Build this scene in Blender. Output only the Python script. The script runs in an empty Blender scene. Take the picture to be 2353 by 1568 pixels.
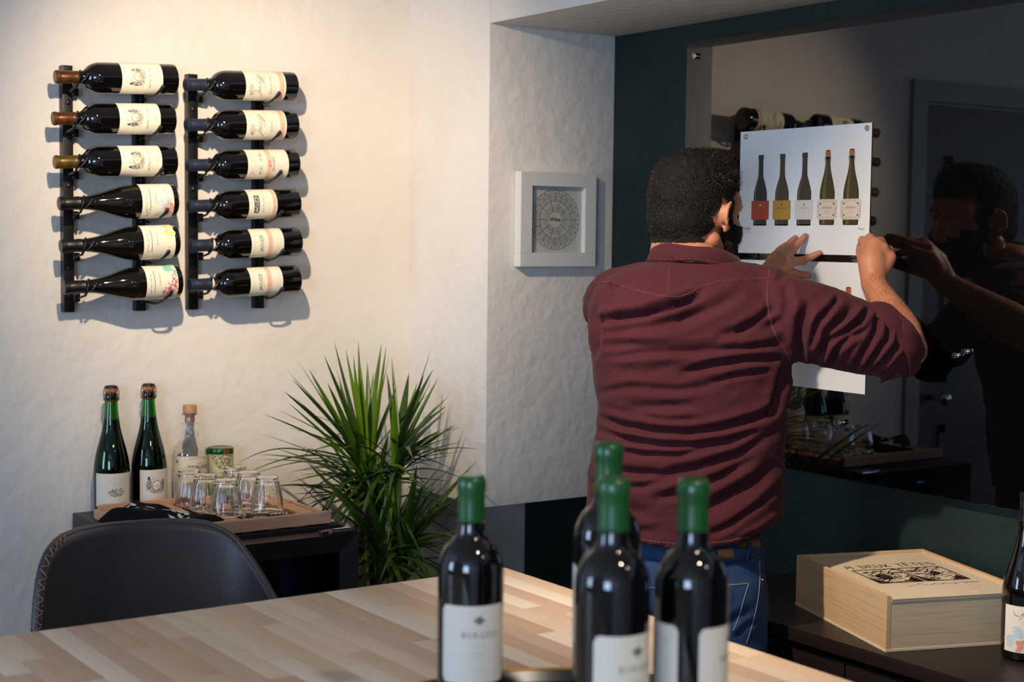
import bpy, bmesh, math, random
import numpy as np
from mathutils import Vector, Matrix, Euler, noise
from mathutils.bvhtree import BVHTree
random.seed(7)
S = bpy.context.scene
C = S.collection
PI = math.pi

# ------------------------------------------------------------------ camera
FPX, YAW, PIT, ROL, HC = 3516.34, 0.96979, 0.0681135, 0.0112224, 1.55
_v = np.array([math.cos(YAW)*math.cos(PIT), math.sin(YAW)*math.cos(PIT), -math.sin(PIT)])
_r = np.cross(_v, [0, 0, 1]); _r /= np.linalg.norm(_r); _u = np.cross(_r, _v)
_c, _s = math.cos(ROL), math.sin(ROL)
_r, _u = _c*_r+_s*_u, -_s*_r+_c*_u
_o = np.array([0, 0, HC])
cam_d = bpy.data.cameras.new('camera'); cam = bpy.data.objects.new('camera', cam_d); C.objects.link(cam)
cam_d.sensor_width = 36; cam_d.lens = FPX/2353*36; cam_d.clip_start = .02
cam.matrix_world = Matrix(((_r[0], _u[0], -_v[0], 0), (_r[1], _u[1], -_v[1], 0), (_r[2], _u[2], -_v[2], HC), (0, 0, 0, 1)))
cam_d.dof.use_dof = True; cam_d.dof.focus_distance = 3.15; cam_d.dof.aperture_fstop = 4.5
S.camera = cam
def at(x, y, **k):
    """the photograph's pixel (x, y) as a point of the room, on the plane X=, Y=, Z= or at distance d="""
    d = _v+_r*(x-1176.5)/FPX-_u*(y-784)/FPX
    (a, val), = k.items()
    if a == 'd': return Vector(_o+d*val)
    i = 'XYZ'.index(a); return Vector(_o+d*(val-_o[i])/d[i])
def proj(V):
    P = np.asarray(V, float)-_o; z = P@_v
    return np.stack([1176.5+FPX*(P@_r)/z, 784-FPX*(P@_u)/z], -1)

# ------------------------------------------------------------------ world, lights, exposure
S.view_settings.view_transform = 'Standard'; S.view_settings.look = 'None'
S.view_settings.gamma = 1; S.view_settings.use_curve_mapping = False
S.view_settings.exposure = 0.0
W = bpy.data.worlds.new('world'); S.world = W; W.use_nodes = True
W.node_tree.nodes['Background'].inputs[0].default_value = (.55, .7, 1, 1)
W.node_tree.nodes['Background'].inputs[1].default_value = 1.0
def spot(name, loc, aim, power, col, size, blend, rad):
    L = bpy.data.lights.new(name, 'SPOT'); L.energy = power; L.color = col; L.spot_size = math.radians(size)
    L.spot_blend = blend; L.shadow_soft_size = rad
    o = bpy.data.objects.new(name, L); C.objects.link(o); o.location = loc
    o.rotation_euler = (Vector(aim)-Vector(loc)).to_track_quat('-Z', 'Y').to_euler(); return o
def area(name, loc, aim, power, col, sx, sy):
    L = bpy.data.lights.new(name, 'AREA'); L.shape = 'RECTANGLE'; L.size = sx; L.size_y = sy; L.energy = power; L.color = col
    o = bpy.data.objects.new(name, L); C.objects.link(o); o.location = loc
    o.rotation_euler = (Vector(aim)-Vector(loc)).to_track_quat('-Z', 'Y').to_euler(); return o
WARM = (1, .79, .58)
spot('track_spot_rack', (.97, 2.36, 2.23), (1.735, 3.6, 1.60), 113, (1, .80, .58), 70, 1.0, .018)
spot('track_spot_board', (.93, 1.88, 2.41), (2.48, 1.78, .78), 150, (1, .82, .64), 70, .75, .02)
spot('ceiling_spot_table', (1.05, .35, 2.4), (.75, 1.75, .95), 33, (1, .84, .68), 74, .8, .03)
spot('ceiling_spot_rear', (1.6, -.2, 2.4), (1.5, 1.5, .9), 4, WARM, 95, .8, .03)
DAY = (.50, .69, 1)
area('daylight_left', (-2.45, 2.55, 1.55), (0, 2.2, 1.45), 38, DAY, .85, 1.25)
area('daylight_rear', (-2.45, -1.35, 1.55), (0, -.2, 1.5), 86, DAY, 1.5, 1.3)

# ------------------------------------------------------------------ helpers
def lin(h):
    h = h.lstrip('#'); v = [int(h[i:i+2], 16)/255 for i in (0, 2, 4)]
    return tuple((x/12.92 if x <= .04045 else ((x+.055)/1.055)**2.4) for x in v)+(1,)
MATS = {}
def mat(name, col, rough=.5, metal=0, spec=.5, ior=1.5, trans=0, emit=None, es=1, coat=0, sub=0, bump=None, var=None, alpha=None, ani=None, sheen=0):
    """principled material; bump=(scale, strength[, detail]); var=(scale, colour2, lo, hi)"""
    if name in MATS: return MATS[name]
    m = bpy.data.materials.new(name); m.use_nodes = True; nt = m.node_tree; b = nt.nodes['Principled BSDF']
    I = b.inputs; c = lin(col) if isinstance(col, str) else col
    I['Base Color'].default_value = c; I['Roughness'].default_value = rough; I['Metallic'].default_value = metal
    I['IOR'].default_value = ior; I['Transmission Weight'].default_value = trans; I['Specular IOR Level'].default_value = spec
    I['Coat Weight'].default_value = coat
    if sheen: I['Sheen Weight'].default_value = sheen
    if sub: I['Subsurface Weight'].default_value = sub; I['Subsurface Radius'].default_value = (.012, .004, .002); I['Subsurface Scale'].default_value = 1
    if emit: I['Emission Color'].default_value = lin(emit); I['Emission Strength'].default_value = es
    tc = nt.nodes.new('ShaderNodeTexCoord')
    if var:
        n = nt.nodes.new('ShaderNodeTexNoise'); n.inputs['Scale'].default_value = var[0]; n.inputs['Detail'].default_value = 5
        src = tc.outputs['Object']
        if ani:
            mp = nt.nodes.new('ShaderNodeMapping'); mp.inputs['Scale'].default_value = ani; nt.links.new(src, mp.inputs[0]); src = mp.outputs[0]
        nt.links.new(src, n.inputs['Vector'])
        r = nt.nodes.new('ShaderNodeMapRange'); r.inputs[1].default_value = var[2]; r.inputs[2].default_value = var[3]
        nt.links.new(n.outputs['Fac'], r.inputs[0])
        mx = nt.nodes.new('ShaderNodeMix'); mx.data_type = 'RGBA'
        nt.links.new(r.outputs[0], mx.inputs[0]); mx.inputs[6].default_value = c; mx.inputs[7].default_value = lin(var[1])
        nt.links.new(mx.outputs[2], I['Base Color'])
    if bump:
        n = nt.nodes.new('ShaderNodeTexNoise'); n.inputs['Scale'].default_value = bump[0]; n.inputs['Detail'].default_value = bump[2] if len(bump) > 2 else 4
        src = tc.outputs['Object']
        if ani:
            mp = nt.nodes.new('ShaderNodeMapping'); mp.inputs['Scale'].default_value = ani; nt.links.new(src, mp.inputs[0]); src = mp.outputs[0]
        nt.links.new(src, n.inputs['Vector'])
        bp = nt.nodes.new('ShaderNodeBump'); bp.inputs['Strength'].default_value = bump[1]; bp.inputs['Distance'].default_value = bump[3] if len(bump) > 3 else .004
        nt.links.new(n.outputs['Fac'], bp.inputs['Height']); nt.links.new(bp.outputs[0], I['Normal'])
    MATS[name] = m; return m
def tag(o, label=None, cat=None, group=None, kind=None):
    if label: o['label'] = label
    if cat: o['category'] = cat
    if group: o['group'] = group
    if kind: o['kind'] = kind
    return o
def empty(name, loc, label, cat, group=None, rot=(0, 0, 0)):
    o = bpy.data.objects.new(name, None); C.objects.link(o); o.location = loc; o.rotation_euler = rot
    o.empty_display_size = .05
    return tag(o, label, cat, group)
def link(name, me, m=None, parent=None, world=False):
    o = bpy.data.objects.new(name, me); C.objects.link(o)
    if m is not None:
        for x in (m if isinstance(m, (list, tuple)) else [m]): me.materials.append(x)
    if parent is not None:
        o.parent = parent
        if world:
            mw = Matrix.LocRotScale(parent.location, parent.rotation_euler, parent.scale)
            p = parent.parent
            while p is not None:
                mw = Matrix.LocRotScale(p.location, p.rotation_euler, p.scale)@mw; p = p.parent
            me.transform(mw.inverted())
    return o
def mk(name, V, F, m=None, parent=None, smooth=False, world=False, mi=None):
    me = bpy.data.meshes.new(name); me.from_pydata([tuple(v) for v in V], [], F); me.validate()
    if mi is not None and len(mi) == len(me.polygons): me.polygons.foreach_set('material_index', mi)
    if smooth: me.polygons.foreach_set('use_smooth', [True]*len(me.polygons))
    me.update(); return link(name, me, m, parent, world)
class G:
    """collects geometry"""
    def __init__(s): s.V = []; s.F = []
    def add(s, V, F, M=None):
        n = len(s.V); s.V += [tuple(M@Vector(v)) if M is not None else tuple(v) for v in V]; s.F += [tuple(i+n for i in f) for f in F]; return s
    def box(s, x0, x1, y0, y1, z0, z1, M=None, b=0):
        if b:
            bm = bmesh.new(); bmesh.ops.create_cube(bm, size=1)
            for v in bm.verts: v.co = Vector(((x0+x1)/2+v.co.x*(x1-x0), (y0+y1)/2+v.co.y*(y1-y0), (z0+z1)/2+v.co.z*(z1-z0)))
            bmesh.ops.bevel(bm, geom=bm.edges[:], offset=b, segments=2, affect='EDGES', profile=.7)
            bm.verts.index_update()
            V = [v.co.copy() for v in bm.verts]; F = [[v.index for v in f.verts] for f in bm.faces]; bm.free()
            return s.add(V, F, M)
        V = [(x, y, z) for z in (z0, z1) for y in (y0, y1) for x in (x0, x1)]
        return s.add(V, [(0, 2, 3, 1), (4, 5, 7, 6), (0, 1, 5, 4), (2, 6, 7, 3), (0, 4, 6, 2), (1, 3, 7, 5)], M)
    def lathe(s, prof, seg=32, M=None, mod=None, caps=True):
        V = []; F = []
        for r, z in prof:
            for i in range(seg):
                a = 2*PI*i/seg; rr = r if mod is None else r*mod(a, r, z)
                V.append((rr*math.cos(a), rr*math.sin(a), z))
        for j in range(len(prof)-1):
            for i in range(seg):
                k = (i+1) % seg; F.append((j*seg+i, j*seg+k, (j+1)*seg+k, (j+1)*seg+i))
        if caps:
            if prof[0][0] > 1e-5: F.append(tuple(range(seg))[::-1])
            if prof[-1][0] > 1e-5: F.append(tuple((len(prof)-1)*seg+i for i in range(seg)))
        return s.add(V, F, M)
    def tube(s, P, R, seg=8, caps=True, M=None):
        P = [Vector(p) for p in P]; n = len(P)
        if not isinstance(R, (list, tuple)): R = [R]*n
        T = [(P[min(i+1, n-1)]-P[max(i-1, 0)]).normalized() for i in range(n)]
        up = Vector((0, 0, 1)) if abs(T[0].z) < .9 else Vector((1, 0, 0))
        a = T[0].cross(up).normalized(); V = []; F = []
        for i in range(n):
            a = (a-T[i]*a.dot(T[i])).normalized(); b = T[i].cross(a)
            for k in range(seg):
                t = 2*PI*k/seg; V.append(P[i]+a*(R[i]*math.cos(t))+b*(R[i]*math.sin(t)))
        for i in range(n-1):
            for k in range(seg):
                l = (k+1) % seg; F.append((i*seg+k, i*seg+l, (i+1)*seg+l, (i+1)*seg+k))
        if caps: F.append(tuple(range(seg))[::-1]); F.append(tuple((n-1)*seg+k for k in range(seg)))
        return s.add(V, F, M)
    def ell(s, c, r, R=None, nu=24, nv=14):
        V = []; F = []
        for j in range(nv+1):
            p = PI*j/nv
            for i in range(nu):
                t = 2*PI*i/nu; v = Vector((r[0]*math.sin(p)*math.cos(t), r[1]*math.sin(p)*math.sin(t), r[2]*math.cos(p)))
                if R is not None: v = R@v
                V.append(v+Vector(c))
        for j in range(nv):
            for i in range(nu):
                k = (i+1) % nu; F.append((j*nu+i, (j+1)*nu+i, (j+1)*nu+k, j*nu+k))
        return s.add(V, F)
    def caps(s, P, R, seg=14):
        """tapered chain with round ends and joints"""
        P = [Vector(p) for p in P]
        if not isinstance(R, (list, tuple)): R = [R]*len(P)
        s.tube(P, R, seg)
        for p, r in zip(P, R): s.ell(p, (r, r, r), nu=seg, nv=max(8, seg//2))
        return s
    def loft(s, rings, close=True):
        n = len(rings[0]); V = [p for r in rings for p in r]; F = []
        for j in range(len(rings)-1):
            for i in range(n):
                k = (i+1) % n; F.append((j*n+i, j*n+k, (j+1)*n+k, (j+1)*n+i))
        if close: F.append(tuple(range(n))[::-1]); F.append(tuple((len(rings)-1)*n+i for i in range(n)))
        return s.add(V, F)
    def sheet(s, rows):
        n = len(rows[0]); V = [p for r in rows for p in r]; F = []
        for j in range(len(rows)-1):
            for i in range(n-1): F.append((j*n+i, j*n+i+1, (j+1)*n+i+1, (j+1)*n+i))
        return s.add(V, F)
    def obj(s, name, m=None, parent=None, smooth=False, world=False, fix=False, auto=None):
        o = mk(name, s.V, s.F, m, parent, smooth or auto is not None, world)
        if fix or auto is not None:
            bm = bmesh.new(); bm.from_mesh(o.data)
            bmesh.ops.remove_doubles(bm, verts=bm.verts, dist=1e-6)
            bmesh.ops.recalc_face_normals(bm, faces=bm.faces)
            if auto is not None:
                for e in bm.edges:
                    if len(e.link_faces) == 2 and e.calc_face_angle(0) > math.radians(auto): e.smooth = False
            bm.to_mesh(o.data); bm.free()
        return o
def crom(P, n=8):
    """smooth path through points (tuples of any length)"""
    P = [np.array(p, float) for p in P]; out = []
    for i in range(len(P)-1):
        a, b, c, d = P[max(i-1, 0)], P[i], P[i+1], P[min(i+2, len(P)-1)]
        for k in range(n):
            t = k/n; out.append(.5*((2*b)+(-a+c)*t+(2*a-5*b+4*c-d)*t*t+(-a+3*b-3*c+d)*t**3))
    out.append(P[-1]); return out
def copy_tree(o, parent=None):
    c = o.copy(); C.objects.link(c)
    if parent is not None: c.parent = parent
    for ch in list(o.children): copy_tree(ch, c)
    return c
_tc = {}
def text(s, size=1, shear=0, off=0, space=1):
    """flat outline of a line of lettering, centred, as (verts2d, faces)"""
    k = (s, shear, off, space)
    if k not in _tc:
        cu = bpy.data.curves.new('t', 'FONT'); cu.body = s; cu.size = 1; cu.shear = shear; cu.offset = off; cu.space_character = space
        cu.align_x = 'CENTER'; cu.align_y = 'CENTER'; cu.resolution_u = 2; cu.fill_mode = 'FRONT'
        o = bpy.data.objects.new('t', cu); me = bpy.data.meshes.new_from_object(o)
        _tc[k] = ([(v.co.x, v.co.y) for v in me.vertices], [tuple(p.vertices) for p in me.polygons])
        bpy.data.objects.remove(o); bpy.data.curves.remove(cu); bpy.data.meshes.remove(me)
    V, F = _tc[k]; return [(x*size, y*size) for x, y in V], F
class Print:
    """flat print in (u, v) metres, later laid on a plane or round a bottle"""
    def __init__(s): s.V = []; s.F = []; s.M = []; s.mats = []
    def mi(s, m):
        if m not in s.mats: s.mats.append(m)
        return s.mats.index(m)
    def raw(s, V, F, m, lay=1):
        n = len(s.V); s.V += [(v[0], v[1], lay) for v in V]; s.F += [tuple(i+n for i in f) for f in F]; s.M += [s.mi(m)]*len(F)
    def text(s, t, u, v, size, m, rot=0, shear=0, off=0, lay=2, space=1, fit=None):
        V, F = text(t, size, shear, off, space); c, q = math.cos(rot), math.sin(rot)
        if fit:
            w = max(x for x, y in V)-min(x for x, y in V); V = [(x*fit/w, y) for x, y in V]
        s.raw([(u+x*c-y*q, v+x*q+y*c) for x, y in V], F, m, lay)
    def rect(s, u0, u1, v0, v1, m, lay=1, n=None):
        n = n or max(1, int(abs(u1-u0)/.006)); V = []; F = []
        for i in range(n+1):
            u = u0+(u1-u0)*i/n; V += [(u, v0), (u, v1)]
        F = [(2*i, 2*i+2, 2*i+3, 2*i+1) for i in range(n)]; s.raw(V, F, m, lay)
    def line(s, P, w, m, lay=2, taper=False):
        V = []; F = []; n = len(P)
        for i in range(n):
            a = P[max(i-1, 0)]; b = P[min(i+1, n-1)]; dx, dy = b[0]-a[0], b[1]-a[1]; l = math.hypot(dx, dy) or 1
            ww = w*(1-abs(2*i/(n-1)-1)**3*.8) if taper else w
            V += [(P[i][0]-dy/l*ww/2, P[i][1]+dx/l*ww/2), (P[i][0]+dy/l*ww/2, P[i][1]-dx/l*ww/2)]
        F = [(2*i, 2*i+1, 2*i+3, 2*i+2) for i in range(n-1)]; s.raw(V, F, m, lay)
    def poly(s, P, m, lay=1):
        n = len(P); cx = sum(p[0] for p in P)/n; cy = sum(p[1] for p in P)/n
        s.raw(list(P)+[(cx, cy)], [(i, (i+1) % n, n) for i in range(n)], m, lay)
    def disc(s, u, v, ru, rv, m, lay=1, n=24): s.poly([(u+ru*math.cos(2*PI*i/n), v+rv*math.sin(2*PI*i/n)) for i in range(n)], m, lay)
    def ring(s, u, v, ru, rv, w, m, lay=2, n=36, a0=0, a1=2*PI):
        s.line([(u+ru*math.cos(a0+(a1-a0)*i/n), v+rv*math.sin(a0+(a1-a0)*i/n)) for i in range(n+1)], w, m, lay)
    def hatch(s, u, v, ru, rv, k, m, L=.003, w=.0003, ang=None, lay=2, rnd=random):
        for _ in range(k):
            a = rnd.random()*2*PI; r = math.sqrt(rnd.random()); x = u+ru*r*math.cos(a); y = v+rv*r*math.sin(a)
            t = (ang if ang is not None else rnd.random()*PI)+rnd.uniform(-.4, .4); l = L*rnd.uniform(.5, 1.2)
            s.line([(x-l*math.cos(t)/2, y-l*math.sin(t)/2), (x+rnd.uniform(-l, l)*.15, y+rnd.uniform(-l, l)*.15), (x+l*math.cos(t)/2, y+l*math.sin(t)/2)], w, m, lay)
    def fine(s, u, v, wd, m, h=.0012, rows=1, gap=.0022, lay=2, rnd=random):
        """rows of lettering too small to read: short dashes"""
        for r in range(rows):
            x = u-wd/2*rnd.uniform(.8, 1); e = u+wd/2*rnd.uniform(.8, 1)
            while x < e:
                l = rnd.uniform(.0012, .0034); s.rect(x, min(x+l, e), v-r*gap-h*.3, v-r*gap+h*.3, m, lay, 1); x += l+.0007
    def cyl(s, name, R, parent, a0=0, z0=0, step=.00012):
        V = []
        for u, v, l in s.V:
            a = a0+u/R-PI/2; r = R+step*l; V.append((r*math.cos(a), r*math.sin(a), z0+v))
        return mk(name, V, s.F, s.mats, parent, mi=s.M)
    def plane(s, name, M, parent, step=.0002, world=False):
        return mk(name, [M@Vector((u, v, step*l)) for u, v, l in s.V], s.F, s.mats, parent, mi=s.M, world=world)
def frameM(o, ux, uy):
    ux = Vector(ux).normalized(); uy = Vector(uy).normalized(); n = ux.cross(uy)
    return Matrix(((ux.x, uy.x, n.x, o[0]), (ux.y, uy.y, n.y, o[1]), (ux.z, uy.z, n.z, o[2]), (0, 0, 0, 1)))

# ------------------------------------------------------------------ materials
M_white = mat('white_plaster', 'e6e0d8', .75, spec=.25, bump=(24, .6, 5, .007), var=(3, 'e0dad0', .4, .7))
M_teal = mat('dark_teal_plaster', '1b2c2b', .6, spec=.3, bump=(38, .5, 6, .006), var=(9, '172725', .4, .7))
M_ceil = mat('ceiling_paint', 'd8d4cc', .9, bump=(60, .2))
M_floor = mat('floor_grey_vinyl', '5c554d', .55, bump=(9, .1), var=(4, '4d463f', .3, .7))
M_blackmetal = mat('black_rack_metal', '0e0d0e', .38, metal=0, spec=.5, bump=(300, .05))
M_paper = mat('label_paper', 'efe6cf', .8, spec=.2)
M_ink = mat('ink_dark', '38342e', .8, spec=.1)
M_ink2 = mat('ink_grey', '8d8676', .8, spec=.1)
M_ink3 = mat('ink_pale_grey', 'b9b09c', .8, spec=.1)
M_black = mat('ink_black', '121212', .7, spec=.1)
M_pink = mat('ink_peach', 'e9bfa8', .8, spec=.1)
M_red = mat('ink_red', 'b0473c', .8, spec=.1)
M_magenta = mat('ink_magenta', 'cf2f63', .8, spec=.1)
M_tealink = mat('ink_turquoise', '8fd0c0', .8, spec=.1)
M_yellow = mat('ink_yellow', 'e2c04c', .8, spec=.1)
M_blueink = mat('ink_navy', '24314a', .8, spec=.1)
M_palebl = mat('ink_pale_blue', 'c6d6dc', .8, spec=.1)
M_glassdark = mat('dark_wine_glass', '080607', .035, spec=.6, ior=1.52, coat=.3)
M_glassburg = mat('dark_burgundy_glass', '0d0a06', .04, spec=.6, ior=1.52, coat=.3)
M_chrome = mat('chrome', 'c9c7c4', .14, metal=1)

# ------------------------------------------------------------------ room shell
XL, YB, ZC = -2.52, -2.52, 2.45
YA, XB, XD, YR, ZBX, ZSF = 3.60, 2.52, 2.125, 3.212, .862, 2.079
def struct(name, g, m, **k):
    o = g.obj(name, m, **k); o['kind'] = 'structure'; return o
struct('floor', G().box(XL-.1, XB+.1, YB-.1, YA+.1, -.1, 0), M_floor)
struct('ceiling', G().box(XL-.1, XB+.1, YB-.1, YA+.1, ZC, ZC+.1), M_ceil)
# back wall (holds the bottle racks), with a door opening at its left end
DX0, DX1, DZ = -.02, .80, 2.035
g = G(); g.box(DX1, XB+.1, YA, YA+.12, 0, ZC); g.box(XL-.1, DX0, YA, YA+.12, 0, ZC); g.box(DX0, DX1, YA, YA+.12, DZ, ZC)
struct('wall_back', g, M_white)
struct('wall_right', G().box(XB, XB+.12, YB-.1, YA, 0, ZC), M_teal)
# boxed-out chase in the corner and the header over the recess
def roundbox(name, x0, x1, y0, y1, z0, z1, m, b=.004):
    return struct(name, G().box(x0, x1, y0, y1, z0, z1, b=b), m, auto=50)
roundbox('wall_chase', XD, XB+.01, YR, YA+.005, ZBX, ZC+.02, M_white)
roundbox('wall_header', XD, XB+.01, YB-.02, YR-.0005, ZSF, ZC+.02, M_white)
# window walls behind and left of the camera
def wall_with_window(name, axis, c, a0, a1, wins, z0, z1, thick):
    g = G(); R_ = []; e_ = a0
    for w0, w1 in wins: R_ += [(e_, w0, 0, ZC), (w0, w1, 0, z0), (w0, w1, z1, ZC)]; e_ = w1
    for (p0, p1, q0, q1) in R_+[(e_, a1, 0, ZC)]:
        if axis == 'X': g.box(min(c, c+thick), max(c, c+thick), p0, p1, q0, q1)
        else: g.box(p0, p1, min(c, c+thick), max(c, c+thick), q0, q1)
    struct(name, g, M_white)
wall_with_window('wall_left', 'X', XL, YB-.1, YA+.1, ((-2.1, -.6), (2.1, 3.0)), .9, 2.2, -.12)
wall_with_window('wall_front', 'Y', YB, XL-.1, XB+.1, (), .9, 2.2, -.12)
M_trim = mat('white_trim', 'a8a49d', .4)
def window(n, axis, c, w0, w1, z0, z1):
    e = empty('window_%d' % n, ((c, (w0+w1)/2, z0) if axis == 'X' else ((w0+w1)/2, c, z0)), None, None); e['kind'] = 'structure'
    f = G(); t = .035
    bars = [(w0, w0+t, z0, z1), (w1-t, w1, z0, z1), (w0, w1, z0, z0+t), (w0, w1, z1-t, z1), ((w0+w1)/2-t/2, (w0+w1)/2+t/2, z0, z1), (w0, w1, (z0+z1)/2-t/3, (z0+z1)/2+t/3)]
    for p0, p1, q0, q1 in bars:
        if axis == 'X': f.box(c-.06, c+.0, p0, p1, q0, q1)
        else: f.box(p0, p1, c-.06, c+.0, q0, q1)
    f.obj('window_frame', M_trim, e, world=True)
    s = G()
    if axis == 'X': s.box(c-.05, c+.05, w0-.04, w1+.04, z0-.03, z0)
    else: s.box(w0-.04, w1+.04, c-.05, c+.05, z0-.03, z0)
    s.obj('window_sill', M_trim, e, world=True)
window(1, 'X', XL, 2.1, 3.0, .9, 2.2); window(2, 'X', XL, -2.1, -.6, .9, 2.2)
# door at the left end of the back wall (seen only mirrored in the glass board)
e = empty('door_1', ((DX0+DX1)/2, YA, 0), None, None); e['kind'] = 'structure'
M_door = mat('door_paint', '5a5551', .5)
d = G().box(DX0+.006, DX1-.006, YA+.01, YA+.05, .01, DZ-.008).obj('door_leaf', M_door, e, world=True)
p = G()
for z0, z1 in ((.2, .9), (1.05, 1.85)):
    p.box(DX0+.13, DX1-.13, YA+.002, YA+.012, z0, z0+.03); p.box(DX0+.13, DX1-.13, YA+.002, YA+.012, z1-.03, z1)
    p.box(DX0+.13, DX0+.16, YA+.002, YA+.012, z0, z1); p.box(DX1-.16, DX1-.13, YA+.002, YA+.012, z0, z1)
p.obj('door_moulding', M_door, e, world=True)
kn = G(); kn.tube([(.72, YA+.012, 1.0), (.72, YA-.05, 1.0)], .011); kn.ell((.72, YA-.06, 1.0), (.026, .02, .026)); kn.obj('door_knob', M_chrome, e, world=True, smooth=True)
tr = G()
tr.box(DX1, DX1+.07, YA-.014, YA, 0, DZ+.07); tr.box(DX0-.07, DX0, YA-.014, YA, 0, DZ+.07); tr.box(DX0, DX1, YA-.014, YA, DZ, DZ+.07)
struct('trim_1', tr, M_trim)
struct('baseboard_back', G().box(DX1+.07, XB, YA-.013, YA, 0, .09), M_trim)
struct('baseboard_right', G().box(XB-.013, XB, YB, YA-.013, 0, .09), M_trim)

# ------------------------------------------------------------------ glass board with posters and magnets
BX = 2.494   # front face of the glass
board = empty('glass_board', (BX, 2.15, 1.026), 'large black glass writing board on steel standoffs on the dark teal wall', 'board')
M_bglass = mat('black_glass', '060607', .012, spec=.5, ior=1.85)
G().box(BX, BX+.006, 1.40, 2.893, 1.026, 2.03, b=.0008).obj('glass_panel', M_bglass, board, world=True)
M_steel = mat('brushed_steel', 'b6b2aa', .22, metal=1)
for y, z in ((2.857, 2.006-.012), (1.436, 1.994), (2.857, 1.062), (1.436, 1.062)):
    s = G(); R = Matrix.Translation((BX, y, z))@Matrix.Rotation(-PI/2, 4, 'Y')
    s.lathe([(.0055, -.0255), (.0055, 0), (.0075, .0), (.0075, .0075), (.0065, .0085), (.0001, .0085)], 20, R)
    s.obj('standoff', M_steel, board, world=True, auto=40)
def poster(z0, label, name='poster'):
    e = empty(name, (BX-.0006, 2.488, z0), label, 'poster', 'bottle design posters on the glass board')
    M = frameM((BX-.0012, 2.692, z0), (0, -1, 0), (0, 0, 1))
    Mp = mat('poster_paper', 'dcdfe0', .45, spec=.4)
    G().box(0, .408, 0, .284, 0, .0007, M=M).obj('sheet', Mp, e, world=True)
    p = Print(); P0 = frameM((BX-.00195, 2.692, z0), (0, -1, 0), (0, 0, 1))
    mo = mat('print_bottle_edge', '17130f', .5, spec=.3)
    cols = [mat('print_bottle_black', '1b1c20', .5), mat('print_bottle_olive', '3d3219', .5), mat('print_bottle_brown', '392c1b', .5), mat('print_bottle_green', '3b3517', .5), mat('print_bottle_green', '3b3517', .5)]
    hi = mat('print_bottle_gleam', '6d6a58', .5); hg = mat('print_bottle_goldgleam', '5f5526', .5)
    labs = [mat('print_label_rust', '9c3a1c', .5), mat('print_label_mustard', 'a98230', .5), mat('print_label_grey', 'c9c5bd', .5), mat('print_label_cream', 'd0c6b6', .5), mat('print_label_cream', 'd0c6b6', .5)]
    ct = mat('print_cork', 'b0683c', .6)
    def prof(sp): # half width by height
        if sp: return [(0, .018), (.004, .0225), (.06, .0225), (.075, .0215), (.095, .0165), (.113, .011), (.13, .0078), (.145, .0068)]
        return [(0, .0205), (.002, .0218), (.065, .0218), (.080, .0195), (.098, .0135), (.108, .0095), (.12, .0082), (.16, .0078)]
    def outline(u, v, sp, k, dx=0):
        pr = prof(sp); return [(u+dx+w*k, v+h) for h, w in pr]+[(u+dx-w*k, v+h) for h, w in pr[::-1]]
    def strip(u, v, sp, m, k0, k1, lay):
        pr = crom(prof(sp), 4)
        V = []; F = []
        for h, w in pr: V += [(u+w*k0, v+h), (u+w*k1, v+h)]
        F = [(2*i, 2*i+1, 2*i+3, 2*i+2) for i in range(len(pr)-1)]; p.raw(V, F, m, lay)
    for i in range(5):
        u = .071+.0705*i; v = .067; sp = i > 2
        strip(u, v, sp, mo, -1, 1, 1); strip(u, v, sp, cols[i], -.88, .88, 2)
        strip(u, v, sp, hg if sp else hi, -.80 if not sp else -.62, -.70 if not sp else -.25, 3)
        if sp:
            p.rect(u-.0075, u+.0075, v+.143, v+.149, mo, 3); p.poly([(u-.0062, v+.149), (u+.0062, v+.149), (u+.0078, v+.157), (u+.0072, v+.162), (u-.0072, v+.162), (u-.0078, v+.157)], ct, 3)
            p.rect(u-.0062, u+.0062, v+.1615, v+.1635, mo, 3)
            for q in (-1, -.35, .35, 1): p.line([(u+q*.0092, v+.138), (u+q*.0088, v+.149), (u+q*.006, v+.1615)], .0009, mo, 4)
        else: p.rect(u-.0088, u+.0088, v+.150, v+.1605, mo, 3); p.rect(u-.0080, u+.0080, v+.151, v+.1597, cols[i], 4)
        L = labs[i]
        if sp:
            w, b = .0300, .004
            p.poly([(u-w+b, .0775), (u+w-b, .0775), (u+w, .0775+b), (u+w, .1225-b), (u+w-b, .1225), (u-w+b, .1225), (u-w, .1225-b), (u-w, .0775+b)], L, 5)
            br = mat('print_scroll_brown', '6b5a3f', .6)
            for k in range(4):
                for q in range(9):
                    t = (q+.5)/9*2-1; cxy = [(t*.024, .0185), (t*.024, -.0185), (-.0255, t*.017), (.0255, t*.017)][k]
                    p.ring(u+cxy[0], .1+cxy[1], .0026, .0019, .00045, br, 6, 8, random.random()*6, random.random()*6+4)
            for sx in (-1, 1):
                for sy in (-1, 1): p.disc(u+sx*.020, .1+sy*.0125, .0020, .0023, M_ink, 6, 8)
        else: p.rect(u-.029, u+.029, .078, .1215, L, 5)
        ik = [mat('print_dark_red', '5b1d12', .6), mat('print_dark_brown', '4a3712', .6), mat('print_mid_grey', '7b766c', .6), M_ink, M_ink][i]
        p.text('ARABILIS', u, .1035, .0066, ik, lay=7, space=1.15, fit=.029)
        if not sp: p.disc(u, .1115, .0016, .0026, M_paper if i == 0 else M_ink, 7, 8)
        p.fine(u, .0965, .012, ik, .001, 1, lay=7); p.fine(u, .0925, .018, ik, .0008, 1, lay=7)
        if not sp: p.fine(u, .083, .004, ik, .0007, 1, lay=7)
    p.line([(.028, .0662), (.395, .0662)], .0004, M_ink3, 1)
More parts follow.
